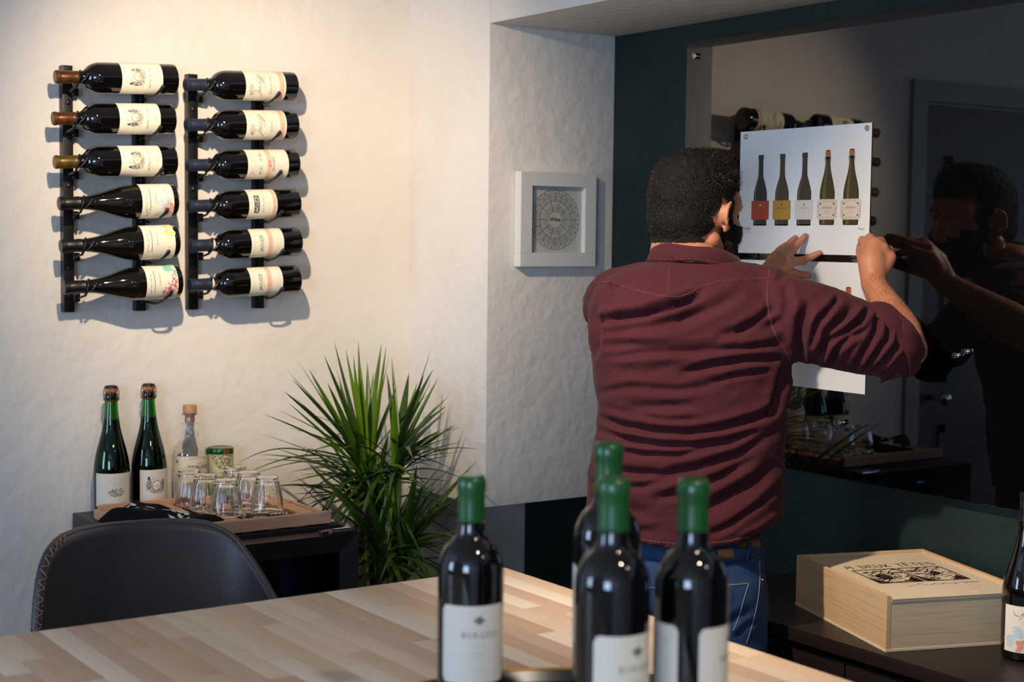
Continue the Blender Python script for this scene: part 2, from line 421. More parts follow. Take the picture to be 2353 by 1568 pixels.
    p.text('Gallo', .0275, .0575, .0115, M_black, off=.0, lay=2); p.fine(.031, .0505, .024, M_ink2, .0009, 2, .0022)
    p.text('Front', .3845, .0572, .0075, M_black, lay=2)
    p.plane('printing', P0, e, -.00004 if False else .00002, world=True)
    return e
poster(1.518, 'upper white poster of five bottles that the man is fixing with both hands')
poster(1.218, 'lower white poster half hidden behind the man\'s raised arm')
def magnet(y, z, label, x0=BX, tilt=0):
    s = G(); R = Matrix.Translation((x0, y, z))@Matrix.Rotation(-PI/2, 4, 'Y')
    s.lathe([(.0052, -.0), (.0052, .0025), (.0034, .004), (.0034, .007), (.0058, .009), (.0058, .012), (.005, .0128), (.0001, .0128)] if x0 == BX else [(.0050, 0), (.0056, .001), (.0056, .0042), (.0048, .005), (.0001, .005)], 18, R)
    o = s.obj('magnet', M_steel, auto=40); return tag(o, label, 'magnet', 'steel magnets on the glass board')
magnet(2.346, 1.151, 'steel magnet alone on the dark glass below the lower poster', BX)
magnet(2.040, 1.320, 'left and lower of two steel magnets side by side right of the man\'s elbow')
magnet(2.0164, 1.3294, 'right and higher of two steel magnets side by side right of the man\'s elbow')
magnet(2.672, 1.790, 'steel magnet holding the top left corner of the upper poster', BX-.0015)
magnet(2.296, 1.791, 'steel magnet holding the top right corner of the upper poster', BX-.0015)
magnet(2.672, 1.491, 'steel magnet at the lower poster\'s top left corner, beside the beard', BX-.0015)

# ------------------------------------------------------------------ framed wheel print on the recess wall
pf = empty('picture_frame', (2.325, YR-.003, 1.475), 'white square box frame with a round wine tasting chart on the recess wall', 'picture')
M_frame = mat('frame_white', 'dcdad6', .35)
x0, x1, z0, z1, yb, yf = 2.2045, 2.4435, 1.4745, 1.715, YR-.002, YR-.030
w = .0355
prof = G()
for (a, b, c, d2) in ((x0, x1, z1-w, z1), (x0, x1, z0, z0+w), (x0, x0+w, z0+w, z1-w), (x1-w, x1, z0+w, z1-w)):
    G().box(a, b, yf, yb, c, d2, b=.0012).obj('frame_rail', M_frame, pf, world=True)
Mc = mat('chart_paper', 'b9bab4', .6)
chart = G().box(x0+w-.001, x1-w+.001, yb-.012, yb-.009, z0+w-.001, z1-w+.001).obj('chart_sheet', Mc, pf, world=True)
p = Print(); mk_ = mat('chart_ink', '2e2e2e', .7); cu, cv, R0 = 0, 0, .0655; KW = 1.17
p.ring(cu, cv, R0, R0, .0009, mk_, n=72); p.ring(cu, cv, R0-.0075, R0-.0075, .0006, mk_, n=60); p.ring(cu, cv, R0-.0165, R0-.0165, .0004, mk_, n=60)
p.ring(cu, cv, R0-.026, R0-.026, .0004, mk_, n=60); p.ring(cu, cv, .0185, .0185, .0008, mk_, n=40)
for k in range(20):
    a = 2*PI*k/20+PI/2; p.line([(.0185*math.cos(a) if k % 2 else .04*math.cos(a), .0185*math.sin(a) if k % 2 else .04*math.sin(a)), (R0*math.cos(a), R0*math.sin(a))], .0005, mk_)
for k in range(60):
    a = 2*PI*(k+.5)/60
    for r0, r1, n_ in ((.0215, .037, 1), (.0405, .048, 2), (.050, .0575, 2)):
        for q in range(n_):
            aa = a+(q-.5*(n_-1))*.035
            p.line([(r0*math.cos(aa), r0*math.sin(aa)), ((r1-random.random()*.003)*math.cos(aa), (r1-random.random()*.003)*math.sin(aa))], .0009, M_ink2)
for k in range(20):
    a = 2*PI*(k+.5)/20+PI/2; r = R0-.0037; t = .055
    p.line([(r*math.cos(a-t), r*math.sin(a-t)), (r*math.cos(a+t), r*math.sin(a+t))], .0013, mk_)
p.text('Wine', 0, 0, .0130, M_black, off=.015)
p.V = [(a*KW, b*KW, l) for a, b, l in p.V]
p.plane('printing', frameM(((x0+x1)/2-.001, yb-.0123, (z0+z1)/2), (1, 0, 0), (0, 0, 1)), chart, .00015, world=True)

# ------------------------------------------------------------------ bottles: profiles
def smooth_prof(P, n=6): return [(max(.0001, a), b) for a, b in crom(P, n)]
BORD = [(.0001, .006), (.020, .004), (.033, .0005), (.0362, .003), (.0372, .010), (.0372, .188)]+[(r, z) for r, z in smooth_prof([(.0372, .188), (.0355, .203), (.0285, .2185), (.0195, .228), (.0158, .238), (.0147, .255)], 5)[1:]]+[(.0143, .288), (.0143, .292), (.0156, .2925), (.0156, .2975), (.0148, .2995), (.010, .3), (.0001, .3)]
BURG = [(.0001, .006), (.022, .004), (.035, .0005), (.0395, .004), (.0412, .014), (.0415, .060), (.0415, .115)]+smooth_prof([(.0415, .115), (.0395, .135), (.0335, .160), (.0255, .187), (.0192, .212), (.0160, .235), (.0148, .262)], 5)[1:]+[(.0143, .286), (.0143, .290), (.0158, .2905), (.0158, .297), (.0148, .2995), (.010, .3), (.0001, .3)]
def label_patch(R, z0, z1, a, corner=0, n=28, a0=0):
    """curved paper patch, half angle a"""
    V = []; F = []; rows = 7
    for j in range(rows):
        t = j/(rows-1)
        for i in range(n+1):
            s_ = -1+2*i/n; aa = s_*a
            z = z0+(z1-z0)*t
            if corner:
                d = max(0, abs(aa)*R-(a*R-corner)); cut = corner-math.sqrt(max(0, corner**2-d*d))
                z = (z0+cut)+(z1-z0-2*cut)*t
            ang = a0+aa-PI/2; V.append((R*math.cos(ang), R*math.sin(ang), z))
    m = n+1
    for j in range(rows-1):
        for i in range(n): F.append((j*m+i, j*m+i+1, (j+1)*m+i+1, (j+1)*m+i))
    return V, F
def add_label(b, R, z0, z1, a, pr, m=None, corner=0, a0=0, name='label'):
    V, F = label_patch(R+.0003, z0, z1, a, corner, a0=a0)
    lo = mk(name, V, F, m or M_paper, b, smooth=True)
    if pr is not None: pr.cyl('printing', R+.00035, lo, a0, 0)
    return lo
def capsule(b, P, m, seg=28):
    return G().lathe(P, seg).obj('capsule', m, b, auto=35)
CAP_B = [(.0001, .3012), (.0105, .3012), (.0145, .3006), (.0163, .2985), (.0165, .2925), (.0152, .2915), (.0151, .2885), (.0153, .2880), (.0153, .262), (.0158, .247), (.0160, .2465)]
def bottle(name, prof, gm, label, group, cat='bottle'):
    b = empty(name, (0, 0, 0), label, cat, group)
    G().lathe(prof, 48).obj('glass_body', gm, b, auto=35); return b
def lay(b, tip, tilt=.047, L=.3, k=.957):
    """lie along the back wall, neck to the left, tip at the given point"""
    # local z -> -X, local x -> +Z, local -y stays
    R = Matrix.Rotation(tilt, 4, 'Y').inverted()@Matrix(((0, 0, -1, 0), (0, 1, 0, 0), (1, 0, 0, 0), (0, 0, 0, 1)))
    base = Vector(tip)-(R@Vector((0, 0, L)))
    b.scale = (.975, .975, k); base = Vector(tip)-(R@Vector((0, 0, L*k)))
    b.rotation_mode = 'XYZ'; b.location = base; b.rotation_euler = R.to_euler()

rnd2 = random.Random(3)
def crest(p, u, v, k=1):
    """engraved vignette: oval barrel head with figures either side"""
    p.hatch(u, v-.012*k, .024*k, .010*k, 150, M_ink2, .0035*k, .0004, .3, rnd=rnd2)
    p.hatch(u+.004*k, v-.016*k, .018*k, .006*k, 70, M_ink, .003*k, .0004, .2, rnd=rnd2)
    p.hatch(u-.016*k, v+.001*k, .006*k, .013*k, 120, M_ink, .003*k, .0005, 1.2, rnd=rnd2)
    p.hatch(u+.019*k, v+.001*k, .005*k, .014*k, 120, M_ink, .003*k, .0005, 1.8, rnd=rnd2)
    p.ring(u+.002*k, v-.003*k, .0105*k, .0115*k, .0009*k, M_ink); p.disc(u+.002*k, v-.003*k, .0098*k, .0108*k, M_paper, 1.5)
    p.ring(u+.002*k, v-.003*k, .0125*k, .0135*k, .0005*k, M_ink2)
    p.hatch(u+.002*k, v-.003*k, .005*k, .006*k, 24, M_ink2, .002*k, .0003, rnd=rnd2)
    p.line([(u-.004*k, v+.020*k), (u-.007*k, v+.012*k)], .0007*k, M_ink)
    p.poly([(u-.020*k, v+.013*k), (u-.012*k, v+.013*k), (u-.016*k, v+.022*k)], M_ink, 2)
def scrawl(p, u, v, w, m, lay=2, h=.0022):
    n = int(w/.0016); r = random.Random(int(u*1e4+v*1e4)); x = u-w/2; P = []
    for i in range(n+1):
        if i % 9 == 8: p.line(crom(P, 3), .0005, m, lay); P = []; continue
        P.append((u-w/2+w*i/n+(.0006 if i % 2 else -.0006), v+(h if i % 2 else -h)*r.choice([.35, .4, .5, .9])))
    if len(P) > 1: p.line(crom(P, 3), .0005, m, lay)
def script_name(p, u, v, h, m):
    """flowing pen script: Jacuzzi"""
    L = [[(.2, .95), (.55, 1.08), (.95, 1.0), (.72, .5), (.45, -.2), (.1, -.45), (-.1, -.25), (.15, -.05), (.7, .1)],
         [(1.2, .42), (.98, .5), (.82, .25), (.9, .02), (1.1, .1), (1.26, .45), (1.2, .1), (1.35, .0), (1.55, .2)],
         [(1.85, .42), (1.68, .5), (1.52, .25), (1.6, .02), (1.85, .08), (2.05, .25)],
         [(2.08, .48), (2.05, .1), (2.2, .0), (2.42, .2), (2.5, .5), (2.45, .1), (2.6, .0), (2.75, .2)],
         [(2.75, .4), (2.95, .52), (3.08, .42), (2.85, .15), (3.05, .05), (3.0, -.3), (2.8, -.45), (2.75, -.25), (3.05, .0), (3.3, .2)],
         [(3.25, .4), (3.45, .52), (3.58, .42), (3.35, .15), (3.55, .05), (3.5, -.3), (3.3, -.45), (3.25, -.25), (3.55, .0), (3.8, .2)],
         [(3.8, .2), (3.92, .5), (3.86, .1), (4.0, .02), (4.2, .2)]]
    for q in L: p.line([(u+(a+b*.3)*h*.88, v+b*h) for a, b in crom(q, 5)], .00085, m, 2, True)
    p.disc(u+(3.98+.23)*h*.88, v+.78*h, .0007, .0007, m, 2, 8)
# ---- left rack: three with the crest, three slender-shouldered with painted labels
M_capbr = mat('capsule_brown', '6b3d19', .35, metal=.35, var=(60, '4a2a10', .4, .7))
M_capol = mat('capsule_olive_gold', '6f5516', .35, metal=.35, var=(60, '50400f', .4, .7))
M_capbk = mat('capsule_black', '0c0b0c', .4, coat=.3)
M_capbl = mat('capsule_slate_blue', '2b3345', .38, metal=.25, spec=.5)
M_cork = mat('cork_disc', 'a07a55', .8)
YN = 3.512
def xy(px, py): return at(px, py, Y=YN)
GL, GR = 'bottles on the left wall rack', 'bottles on the right wall rack'
def b_crest(px, py, cm, label):
    b = bottle('wine_bottle', BORD, M_glassdark, label, GL)
    capsule(b, CAP_B, cm); G().lathe([(.0001, .3016), (.0098, .3016), (.0103, .3011)], 20, caps=False).obj('cork_face', M_cork, b)
    p = Print(); zc = .096; k = .95
    crest(p, 0, zc+.014, k)
    p.text('MAITRE DE CHAI', 0, zc-.0195, .0088, M_ink2, fit=.052, space=1.1)
    p.fine(0, zc-.0265, .044, M_ink3, .0011, 3, .0035); p.text('2019', .002, zc-.0395, .0068, M_ink2)
    p.fine(.028, zc-.038, .014, M_ink3, .0011, 1)
    add_label(b, .0372, .044, .148, math.radians(84), p); lay(b, xy(px+2, py)); return b
b_crest(125, 177, M_capbr, 'top bottle of the left rack, brown capsule and engraved crest label')
b_crest(119.5, 272.5, M_capbr, 'second bottle from the top of the left rack, brown capsule and crest label')
b_crest(123.6, 372.5, M_capol, 'third bottle of the left rack, olive gold capsule and engraved crest label')
def b_burg(px, py, kind, label, parent_loc=True):
    b = bottle('wine_bottle', BURG, M_glassburg, label, GL)
    capsule(b, [(.0001, .3012), (.0108, .3012), (.0148, .3006), (.0165, .2985), (.0167, .2905), (.0154, .2895), (.0153, .2855), (.0155, .2850), (.0157, .2650), (.0160, .2500), (.0162, .2495)], M_capbk)
    p = painted_label(kind); add_label(b, .0415, .017, .101, math.radians(86), p, M_paper)
    if px is not None: lay(b, xy(px+1, py), k=.932)
    return b
def painted_label(kind):
    p = Print(); zt = .101; rn = random.Random(kind)
    if kind == 0:
        for _ in range(22): p.disc(rn.uniform(-.055, .015), rn.uniform(.02, .06), rn.uniform(.004, .010), rn.uniform(.003, .008), M_palebl, .5, 10)
        redl = mat('ink_salmon', 'e39a86', .8)
        for _ in range(18): p.disc(rn.uniform(-.035, -.008), rn.uniform(.02, .044), rn.uniform(.002, .006), rn.uniform(.002, .005), redl, .8, 9)
        for (cx, cy, n, sp) in ((-.018, .030, 16, .012), (-.036, .082, 8, .006), (.0, .024, 7, .008)):
            for _ in range(n):
                x, y = cx+rn.uniform(-sp, sp), cy+rn.uniform(-sp, sp)*.8; t = rn.uniform(0, PI); l = rn.uniform(.003, .011)
                p.line([(x, y), (x+l*.5*math.cos(t)+.001, y+l*.5*math.sin(t)), (x+l*math.cos(t), y+l*math.sin(t))], rn.uniform(.0006, .0015), M_red, 2, True)
        name = 'CARNEROS'
    elif kind == 1:
        gz = mat('ink_grey_wash', 'b5ad9a', .8)
        p.poly([(-.058, .095), (-.030, .099), (.012, .034), (-.058, .040)], gz, .5)
        for _ in range(16): p.disc(rn.uniform(.02, .055), rn.uniform(.018, .042), rn.uniform(.003, .008), rn.uniform(.003, .007), mat('ink_pale_yellow', 'efdc95', .8), .6, 9)
        for _ in range(26):
            x, y = rn.uniform(-.02, .05), rn.uniform(.019, .036); t = rn.uniform(0, PI); l = rn.uniform(.003, .010)
            p.line([(x, y), (x+l*.5*math.cos(t)+.0012, y+l*.5*math.sin(t)), (x+l*math.cos(t), y+l*math.sin(t))], rn.uniform(.0006, .0014), M_yellow, 2, True)
        name = 'SONOMA COAST'
    else:
        for _ in range(16): p.disc(rn.uniform(.022, .055), rn.uniform(.022, .045), rn.uniform(.003, .008), rn.uniform(.004, .008), M_tealink, .6, 9)
        for _ in range(230):
            a = rn.gauss(-.028, .011); y = rn.gauss(.040, .009)
            if rn.random() < .35: a = rn.gauss(-.004, .012); y = rn.gauss(.026, .005)
            if .018 < y < .075: p.disc(a, y, rn.uniform(.0006, .0022), rn.uniform(.0006, .002), M_magenta, 1+rn.random()*.8, 7)
        name = 'CARNEROS'
    scrawl(p, -.002, .0895, .050, M_ink2, 2, .0042)
    p.line([(-.002+.029*(i/6*2-1)-.0+.006, .0795) for i in range(7)], .0013, M_black)
    p.fine(.018, .0735, .022, M_ink3, .0011, 2, .003); p.text(name, .010, .0655, .0052, M_ink2, fit=.034); p.fine(.020, .0585, .016, M_ink3, .001, 1)
    p.line([(.026+.005*i/3, .0375) for i in range(4)], .0011, M_black); p.fine(.034, .034, .012, M_ink3, .001, 1)
    return p
b_burg(134.5, 468, 0, 'fourth bottle of the left rack, dark and slender with a red brushstroke label')
b_burg(138.5, 566, 1, 'fifth bottle of the left rack, dark and slender with a yellow leaf label')
b_burg(146, 661.5, 2, 'lowest bottle of the left rack, dark and slender with a magenta blossom label')
# ---- right rack
def b_right(px, py, kind, label):
    b = bottle('wine_bottle', BORD, M_glassdark, label, GR)
    capsule(b, [(.0001, .3012), (.0105, .3012), (.0145, .3006), (.0163, .2985), (.0165, .2925), (.0152, .2915), (.0151, .2885), (.0153, .2880), (.0153, .262), (.0158, .244), (.0161, .2435)], M_capbl)
    p = Print(); R = .0372; z0, z1, a, cr = .0395, .1515, 86, 0
    if kind in (0, 1):
        p.rect(-R*1.48, R*1.48, .044, .058, M_pink, .5, 20)
        p.hatch(-.012, .136, .014, .006, 90, M_ink2, .003, .0004, rnd=rnd2); p.hatch(-.024, .134, .004, .004, 30, M_ink, .002, .0004, rnd=rnd2)
        script_name(p, -.031, .110, .0165, M_ink)
        p.line([(q[0], q[1]) for q in crom([(.030, .128), (.020, .112), (.006, .100), (-.006, .098), (-.004, .103), (.010, .101), (.016, .094)], 5)], .0007, M_ink2)
        p.ring(.024, .096, .004, .004, .0004, M_ink3); p.fine(.024, .098, .006, M_ink3, .001, 3, .0018)
        p.text('SANGIOVESE RISERVA' if kind == 0 else 'VALERIANO', 0 if kind == 0 else -.006, .082, .0062, M_ink2, fit=.050 if kind == 0 else .030)
        p.fine(-.004, .0765, .040, M_ink3, .001, 1); p.fine(-.004, .070, .050, M_ink3, .001, 1); scrawl(p, -.006, .050, .022, M_ink2, 3)
    elif kind == 2:
        z0, z1 = .0365, .151
        p.rect(-R*1.48, R*1.48, .0845, .098, M_pink, .5, 20)
        p.text('JACUZZI', 0, .138, .0185, M_ink3, fit=.058, off=-.006); p.text('JACUZZI', 0, .138, .0172, M_paper, fit=.0555, off=-.03, lay=3)
        p.fine(0, .1285, .05, M_ink3, .0013, 1)
        for i, u in enumerate((-.024, -.011, .011, .024)):
            p.ring(u, .115+(.002 if i % 2 else -.002), .0068, .0068, .0004, M_ink2); p.ring(u, .115+(.002 if i % 2 else -.002), .0052, .0052, .0003, M_ink3)
            p.hatch(u, .115, .003, .003, 22, M_ink2 if i % 3 else M_ink, .002, .0005, rnd=rnd2)
        p.text('2019', .0, .0895, .0095, M_red, fit=.018, off=.008); p.text('TEROLDEGO', .0, .079, .0088, M_red, fit=.040, off=.012)
        for i in range(4): p.fine(-.004, .071-i*.0058, .044, M_ink2 if i == 1 else M_ink3, .001, 1)
        scrawl(p, .008, .044, .022, M_ink3)
    elif kind == 3:
        z0, z1 = .072, .151
        p.rect(-R*1.48, R*1.48, .0735, .0845, M_pink, .5, 20)
        p.rect(-.0235, .0235, .122, .1365, M_blueink, 1); p.text('JACUZZI', 0, .129, .0125, M_paper, fit=.042, off=.012, lay=3)
        p.fine(0, .143, .008, M_ink3, .001, 1); p.fine(-.002, .118, .036, M_ink3, .001, 1)
        p.text('MONTEPULCIANO', 0, .1105, .0052, M_ink, fit=.042, space=1.4); p.fine(0, .1045, .02, M_ink3, .001, 1)
        p.fine(-.002, .0985, .03, M_ink3, .001, 3, .004); scrawl(p, 0, .079, .024, M_red, 3)
        for s_ in (-1, 1): p.hatch(s_*.040, .141, .005, .005, 14, M_ink3, .003, .0004, rnd=rnd2)
    else:
        z0, z1, a, cr = .0575, .1485, 76, .008
        p.rect(-R*1.25, R*1.25, .0885, .102, M_pink, .5, 20)
        for q in (-1, 1): p.line([(-.040+.08*i/10, .103+q*.038) for i in range(11)], .0004, M_ink2)
        for q in (-1, 1): p.line([(q*.043, .070), (q*.043, .136)], .0004, M_ink2)
        for q in (-1, 1):
            for w_ in (-1, 1): p.line([(q*.043, .103+w_*.033), (q*.0418, .103+w_*.0368), (q*.039, .103+w_*.038)], .0004, M_ink2)
        p.fine(0, .1385, .05, M_ink3, .001, 1); p.fine(.004, .132, .005, M_ink3, .001, 1)
        p.text('JACUZZI', 0, .1195, .0125, M_black, fit=.043, off=.004)
        p.fine(0, .1105, .034, M_ink3, .001, 1); p.fine(0, .099, .032, M_red, .0011, 1, lay=3); p.fine(0, .0935, .036, M_red, .0012, 1, lay=3); p.fine(0, .086, .024, M_ink2, .001, 1)
        p.fine(-.002, .078, .036, M_ink3, .001, 3, .0038)
        for q in (-1, 1): p.text('BLOCK RESERVE', q*.0450, .1, .0034, M_ink, rot=q*PI/2, off=.02, fit=.02)
    add_label(b, R, z0, z1, math.radians(a), p, corner=cr)
    if kind in (4, 5):
        V, F = label_patch(.01575, .234, .2445, math.radians(60)); s_ = mk('neck_strip', V, F, M_paper, b, smooth=True)
        q = Print(); q.fine(0, .241, .02, M_ink2, .0014, 2, .0035, rnd=rnd2); q.cyl('printing', .0158, s_)
    lay(b, xy(px+3, py), k=.960); return b
b_right(422.5, 194.5, 0, 'top bottle of the right rack, script lettering and peach band on its label')
b_right(424.5, 287, 1, 'second bottle of the right rack, script lettering like the one above it')
b_right(427.5, 380, 2, 'third bottle of the right rack, label with coins and red lettering')
b_right(430.5, 474, 3, 'fourth bottle of the right rack, short label with navy name block')
b_right(434.5, 565.5, 4, 'fifth bottle of the right rack, round-cornered label, above the lowest')
b_right(432.5, 656, 5, 'lowest bottle of the right rack, round-cornered framed label')

# ---- racks
def rack(label, x1, xx2, tips, zt, zb, base_dx):
    e = empty('wine_rack', ((x1+xx2)/2, YA, zb), label, 'wine rack', 'black metal wall racks')
    for x in (x1, xx2):
        G().box(x-.0125, x+.0125, YA-.026, YA-.0005, zb, zt, b=.0018).obj('rail', M_blackmetal, e, world=True, auto=50)
    for i in (1, 3, 5):
        z = tips[i][1]+(.046 if i > 0 else 0)
        s = G(); s.ell((x1+.001, YA-.026, z-.002), (.0065, .0035, .0065), nu=16, nv=10); s.obj('mounting_screw', M_blackmetal, e, world=True, smooth=True)
    for (tx, tz, R) in tips:
        # bracket under the neck and the loop round it
        h = G(); xr = tx+.056
        h.box(x1+.010, x1+.026, YA-.028, YA-.010, tz-.036, tz-.016, b=.003)
        P = []
        for k in range(19):
            a = PI*1.5+2*PI*.90*k/18
            P.append((xr+.006*math.sin(a+.9), YN+.0185*math.cos(a), tz+.0185*math.sin(a)))
        h.tube([(x1+.018, YA-.02, tz-.028), (xr-.008, YA-.05, tz-.026)]+P, .0026, 8)
        h.tube(crom([(xr+.000, YN-.0185, tz-.010), (xr+.007, YN-.0215, tz-.002), (xr+.015, YN-.0205, tz+.008)], 4), .0027, 8)
        h.ell((xr+.016, YN-.0205, tz+.009), (.0042, .0042, .0042), nu=12, nv=8)
        h.obj('neck_loop', M_blackmetal, e, world=True, smooth=True)
        c = G(); zz = tz+.007; xo = tx+base_dx; lo = -R-.0040
        P = crom([(xx2+.004, YA-.020, zz+lo+.002), (xx2+.012, YA-.055, zz+lo-.0005), (xo-.014, YN-.006, zz+lo-.0015), (xo-.003, YN-.022, zz-R*.93-.002), (xo+.008, YN-R*.80-.003, zz-R*.68), (xo+.014, YN-R*.93-.004, zz-R*.42)], 5)
        c.tube(P[:-8], .0028, 8); c.tube(P[-9:], [.0028, .0029, .0032, .0036, .004, .0043, .0044, .0044, .0044], 10); c.ell(P[-1], (.0047, .0047, .0047), nu=12, nv=8)
        c.box(xx2-.0, xx2+.012, YA-.027, YA-.012, zz+lo-.006, zz+lo+.010, b=.002)
        c.obj('body_hook', M_blackmetal, e, world=True, smooth=True)
tl = [xy(*q) for q in ((125, 177), (119.5, 272.5), (123.6, 372.5), (134.5, 468), (138.5, 566), (146, 661.5))]
tr_ = [xy(*q) for q in ((422.5, 194.5), (424.5, 287), (427.5, 380), (430.5, 474), (434.5, 565.5), (432.5, 656))]
A = lambda x, y: at(x, y, Y=YA-.026)
rack('left black metal wall rack holding six bottles', A(157, 400).x, A(322.5, 400).x, [(q.x, q.z, r) for q, r in zip(tl, (.0372,)*3+(.0415,)*3)], A(157, 150).z, A(160, 718).z, .232)
rack('right black metal wall rack holding six bottles', A(444, 400).x, A(597, 400).x, [(q.x, q.z, .0372) for q in tr_], A(444, 170).z, A(445, 712).z, .219)

# ------------------------------------------------------------------ wine fridge with its tray
FX0, FX1, FY0, FY1, FZ = 1.187, 1.668, 3.075, 3.585, .878
M_fr = mat('fridge_black', '17161a', .45, spec=.5, bump=(160, .12, 3, .002))
M_frd = mat('fridge_door_frame', '2c2a2c', .32, metal=.35)
M_fgl = mat('fridge_door_glass', '020204', .03, spec=.6)
fr = empty('wine_fridge', ((FX0+FX1)/2, (FY0+FY1)/2, 0), 'black under-counter wine fridge with a glass door against the back wall', 'fridge')
G().box(FX0, FX1, FY0+.048, FY1, .03, FZ, b=.003).obj('body', M_fr, fr, world=True, auto=50)
# top control strip set back over the door
G().box(FX0+.004, FX1-.004, FY0+.020, FY0+.047, .80, .866).obj('door_gasket', mat('gasket', '0b0b0c', .8), fr, world=True)
dr = G(); yo, yi = FY0-.032, FY0+.019; zt, zb_, w = .873, .06, .042
o4 = [(FX0, zb_), (FX1, zb_), (FX1, zt), (FX0, zt)]; i4 = [(FX0+w, zb_+w), (FX1-w, zb_+w), (FX1-w, zt-w), (FX0+w, zt-w)]
for k in range(4):
    a, b = o4[k], o4[(k+1) % 4]; c, d = i4[(k+1) % 4], i4[k]
    V = [(a[0], yo, a[1]), (b[0], yo, b[1]), (c[0], yo+.010, c[1]), (d[0], yo+.010, d[1]), (a[0], yi, a[1]), (b[0], yi, b[1]), (c[0], yi, c[1]), (d[0], yi, d[1])]
    G().add(V, [(0, 1, 2, 3), (7, 6, 5, 4), (0, 4, 5, 1), (1, 5, 6, 2), (2, 6, 7, 3), (3, 7, 4, 0)]).obj('door_frame_side', M_frd, fr, world=True)
dg = G().box(FX0+w-.002, FX1-w+.002, yo+.013, yo+.018, zb_+w, zt-w).obj('door_glass', M_fgl, fr, world=True)
G().box(1.392, 1.417, yo+.0105, yo+.0128, .8295, .8318).obj('indicator_light', mat('led_blue', '0a50d0', .5, emit='2f86ff', es=3.0), fr, world=True)
hg = G(); hg.box(1.60, 1.664, FY0-.030, FY0+.010, .8735, .8790, b=.001); hg.box(1.580, 1.60, FY0-.022, FY0-.004, .8735, .8805, b=.001); hg.tube([(1.61, FY0-.01, .880), (1.655, FY0-.01, .880)], .003)
hg.obj('hinge', M_chrome, fr, world=True)
for sx in (FX0+.04, FX1-.04):
    for sy in (FY0+.09, FY1-.05): G().lathe([(.018, 0), (.018, .02), (.012, .031)], 16, Matrix.Translation((sx, sy, 0))).obj('foot', M_fr, fr, world=True)
# pull-out wooden shelf used as a tray
M_beech = mat('beech_wood', 'cfa180', .55, var=(14, 'c08f6b', .35, .7), ani=(1, 9, 9), bump=(60, .1))
M_beech2 = mat('beech_front', 'c09c84', .55, var=(14, 'b08a72', .35, .7), ani=(1, 9, 9), bump=(60, .1))
TX0, TX1, TY0, TY1 = 1.216, 1.642, 3.145, 3.492
ty = empty('shelf_tray', ((TX0+TX1)/2, (TY0+TY1)/2, FZ), 'slatted beech wood shelf laid on the fridge as a tray', 'tray')
zt0 = FZ+.0008
G().box(TX0-.004, TX1+.004, TY0-.010, TY0+.008, zt0+.003, zt0+.030, b=.0015).obj('front_strip', M_beech2, ty, world=True)
G().box(TX0, TX1, TY1-.012, TY1, zt0, zt0+.030, b=.0015).obj('back_rail', M_beech, ty, world=True)
for nm, xa, xb_ in (('side_rail', TX0-.012, TX0), ('side_rail', TX1, TX1+.012)):
    G().box(xa, xb_, TY0+.012, TY1-.008, zt0, zt0+.022, b=.0015).obj(nm, M_beech, ty, world=True)
for i in range(3):
    y = TY0+.05+i*.125; G().box(TX0, TX1, y, y+.035, zt0, zt0+.012).obj('cross_bar', M_beech, ty, world=True)
for i in range(7):
    x = TX0+.003+i*.0633; G().box(x, x+.040, TY0+.010, TY1-.014, zt0+.0122, zt0+.0205, b=.0012).obj('slat', M_beech, ty, world=True)
ZT = zt0+.0206
# cloth
random.seed(11)
M_cloth = mat('black_cotton', '0b0b0d', .9, spec=.2, bump=(400, .2))
rows = []
cp = [at(275, 1172, Z=ZT), at(505, 1195, Z=ZT), at(430, 1222, Z=ZT), at(300, 1215, Z=ZT)]
c0, c1 = at(283, 1172, Z=ZT+.01), at(502, 1189, Z=ZT+.01); ax = (c1-c0); L = ax.length; ax.normalize(); pv = Vector((ax.y, -ax.x, 0))
def cloth_z(u, v):
    e_ = min(1, min(u, 1-u)*9)**.5*min(1, min(v, 1-v)*7)**.5
    return ZT+.0014+e_*(.019+.007*math.sin(u*5.3+.6)+.005*math.sin(v*7+u*6)+.003*math.sin(u*19+v*5))
for lay_ in range(2):
    for j in range(21):
        v = j/20; r = []
        for i in range(41):
            u = i/40; wdt = .125+.022*math.sin(u*6+1)
            P = c0+ax*(u*L)+pv*((v-.25)*wdt+.006*math.sin(u*8))
            P.z = cloth_z(u, v) if lay_ == 0 else ZT+.0008
            r.append(P)
        rows.append(r)
cl = empty('cloth', (c0+ax*L/2).to_tuple()[:2]+(ZT,), 'crumpled black cloth with a white skull print lying on the wooden tray', 'cloth')
gg = G().sheet(rows[:21]); gg.sheet([r for r in rows[21:]]); gg.obj('fabric', M_cloth, cl, world=True, smooth=True)
M_whp = mat('white_print', 'c9c9c6', .9)
def cloth_print(P):   # P: outlines in (u,v) 0..1
    g = G()
    for poly in P:
        n = len(poly); pts = []
        for u, v in poly+[(sum(q[0] for q in poly)/n, sum(q[1] for q in poly)/n)]:
            wdt = .125+.022*math.sin(u*6+1); Q = c0+ax*(u*L)+pv*((v-.25)*wdt+.006*math.sin(u*8)); Q.z = cloth_z(u, v)+.0009; pts.append(Q)
        g.add(pts, [(i, (i+1) % n, n) for i in range(n)])
    g.obj('skull_print', M_whp, cl, world=True)
def blob(u, v, ru, rv, n=14, j=.1): return [(u+ru*(1+random.uniform(-j, j))*math.cos(2*PI*k/n), v+rv*(1+random.uniform(-j, j))*math.sin(2*PI*k/n)) for k in range(n)]
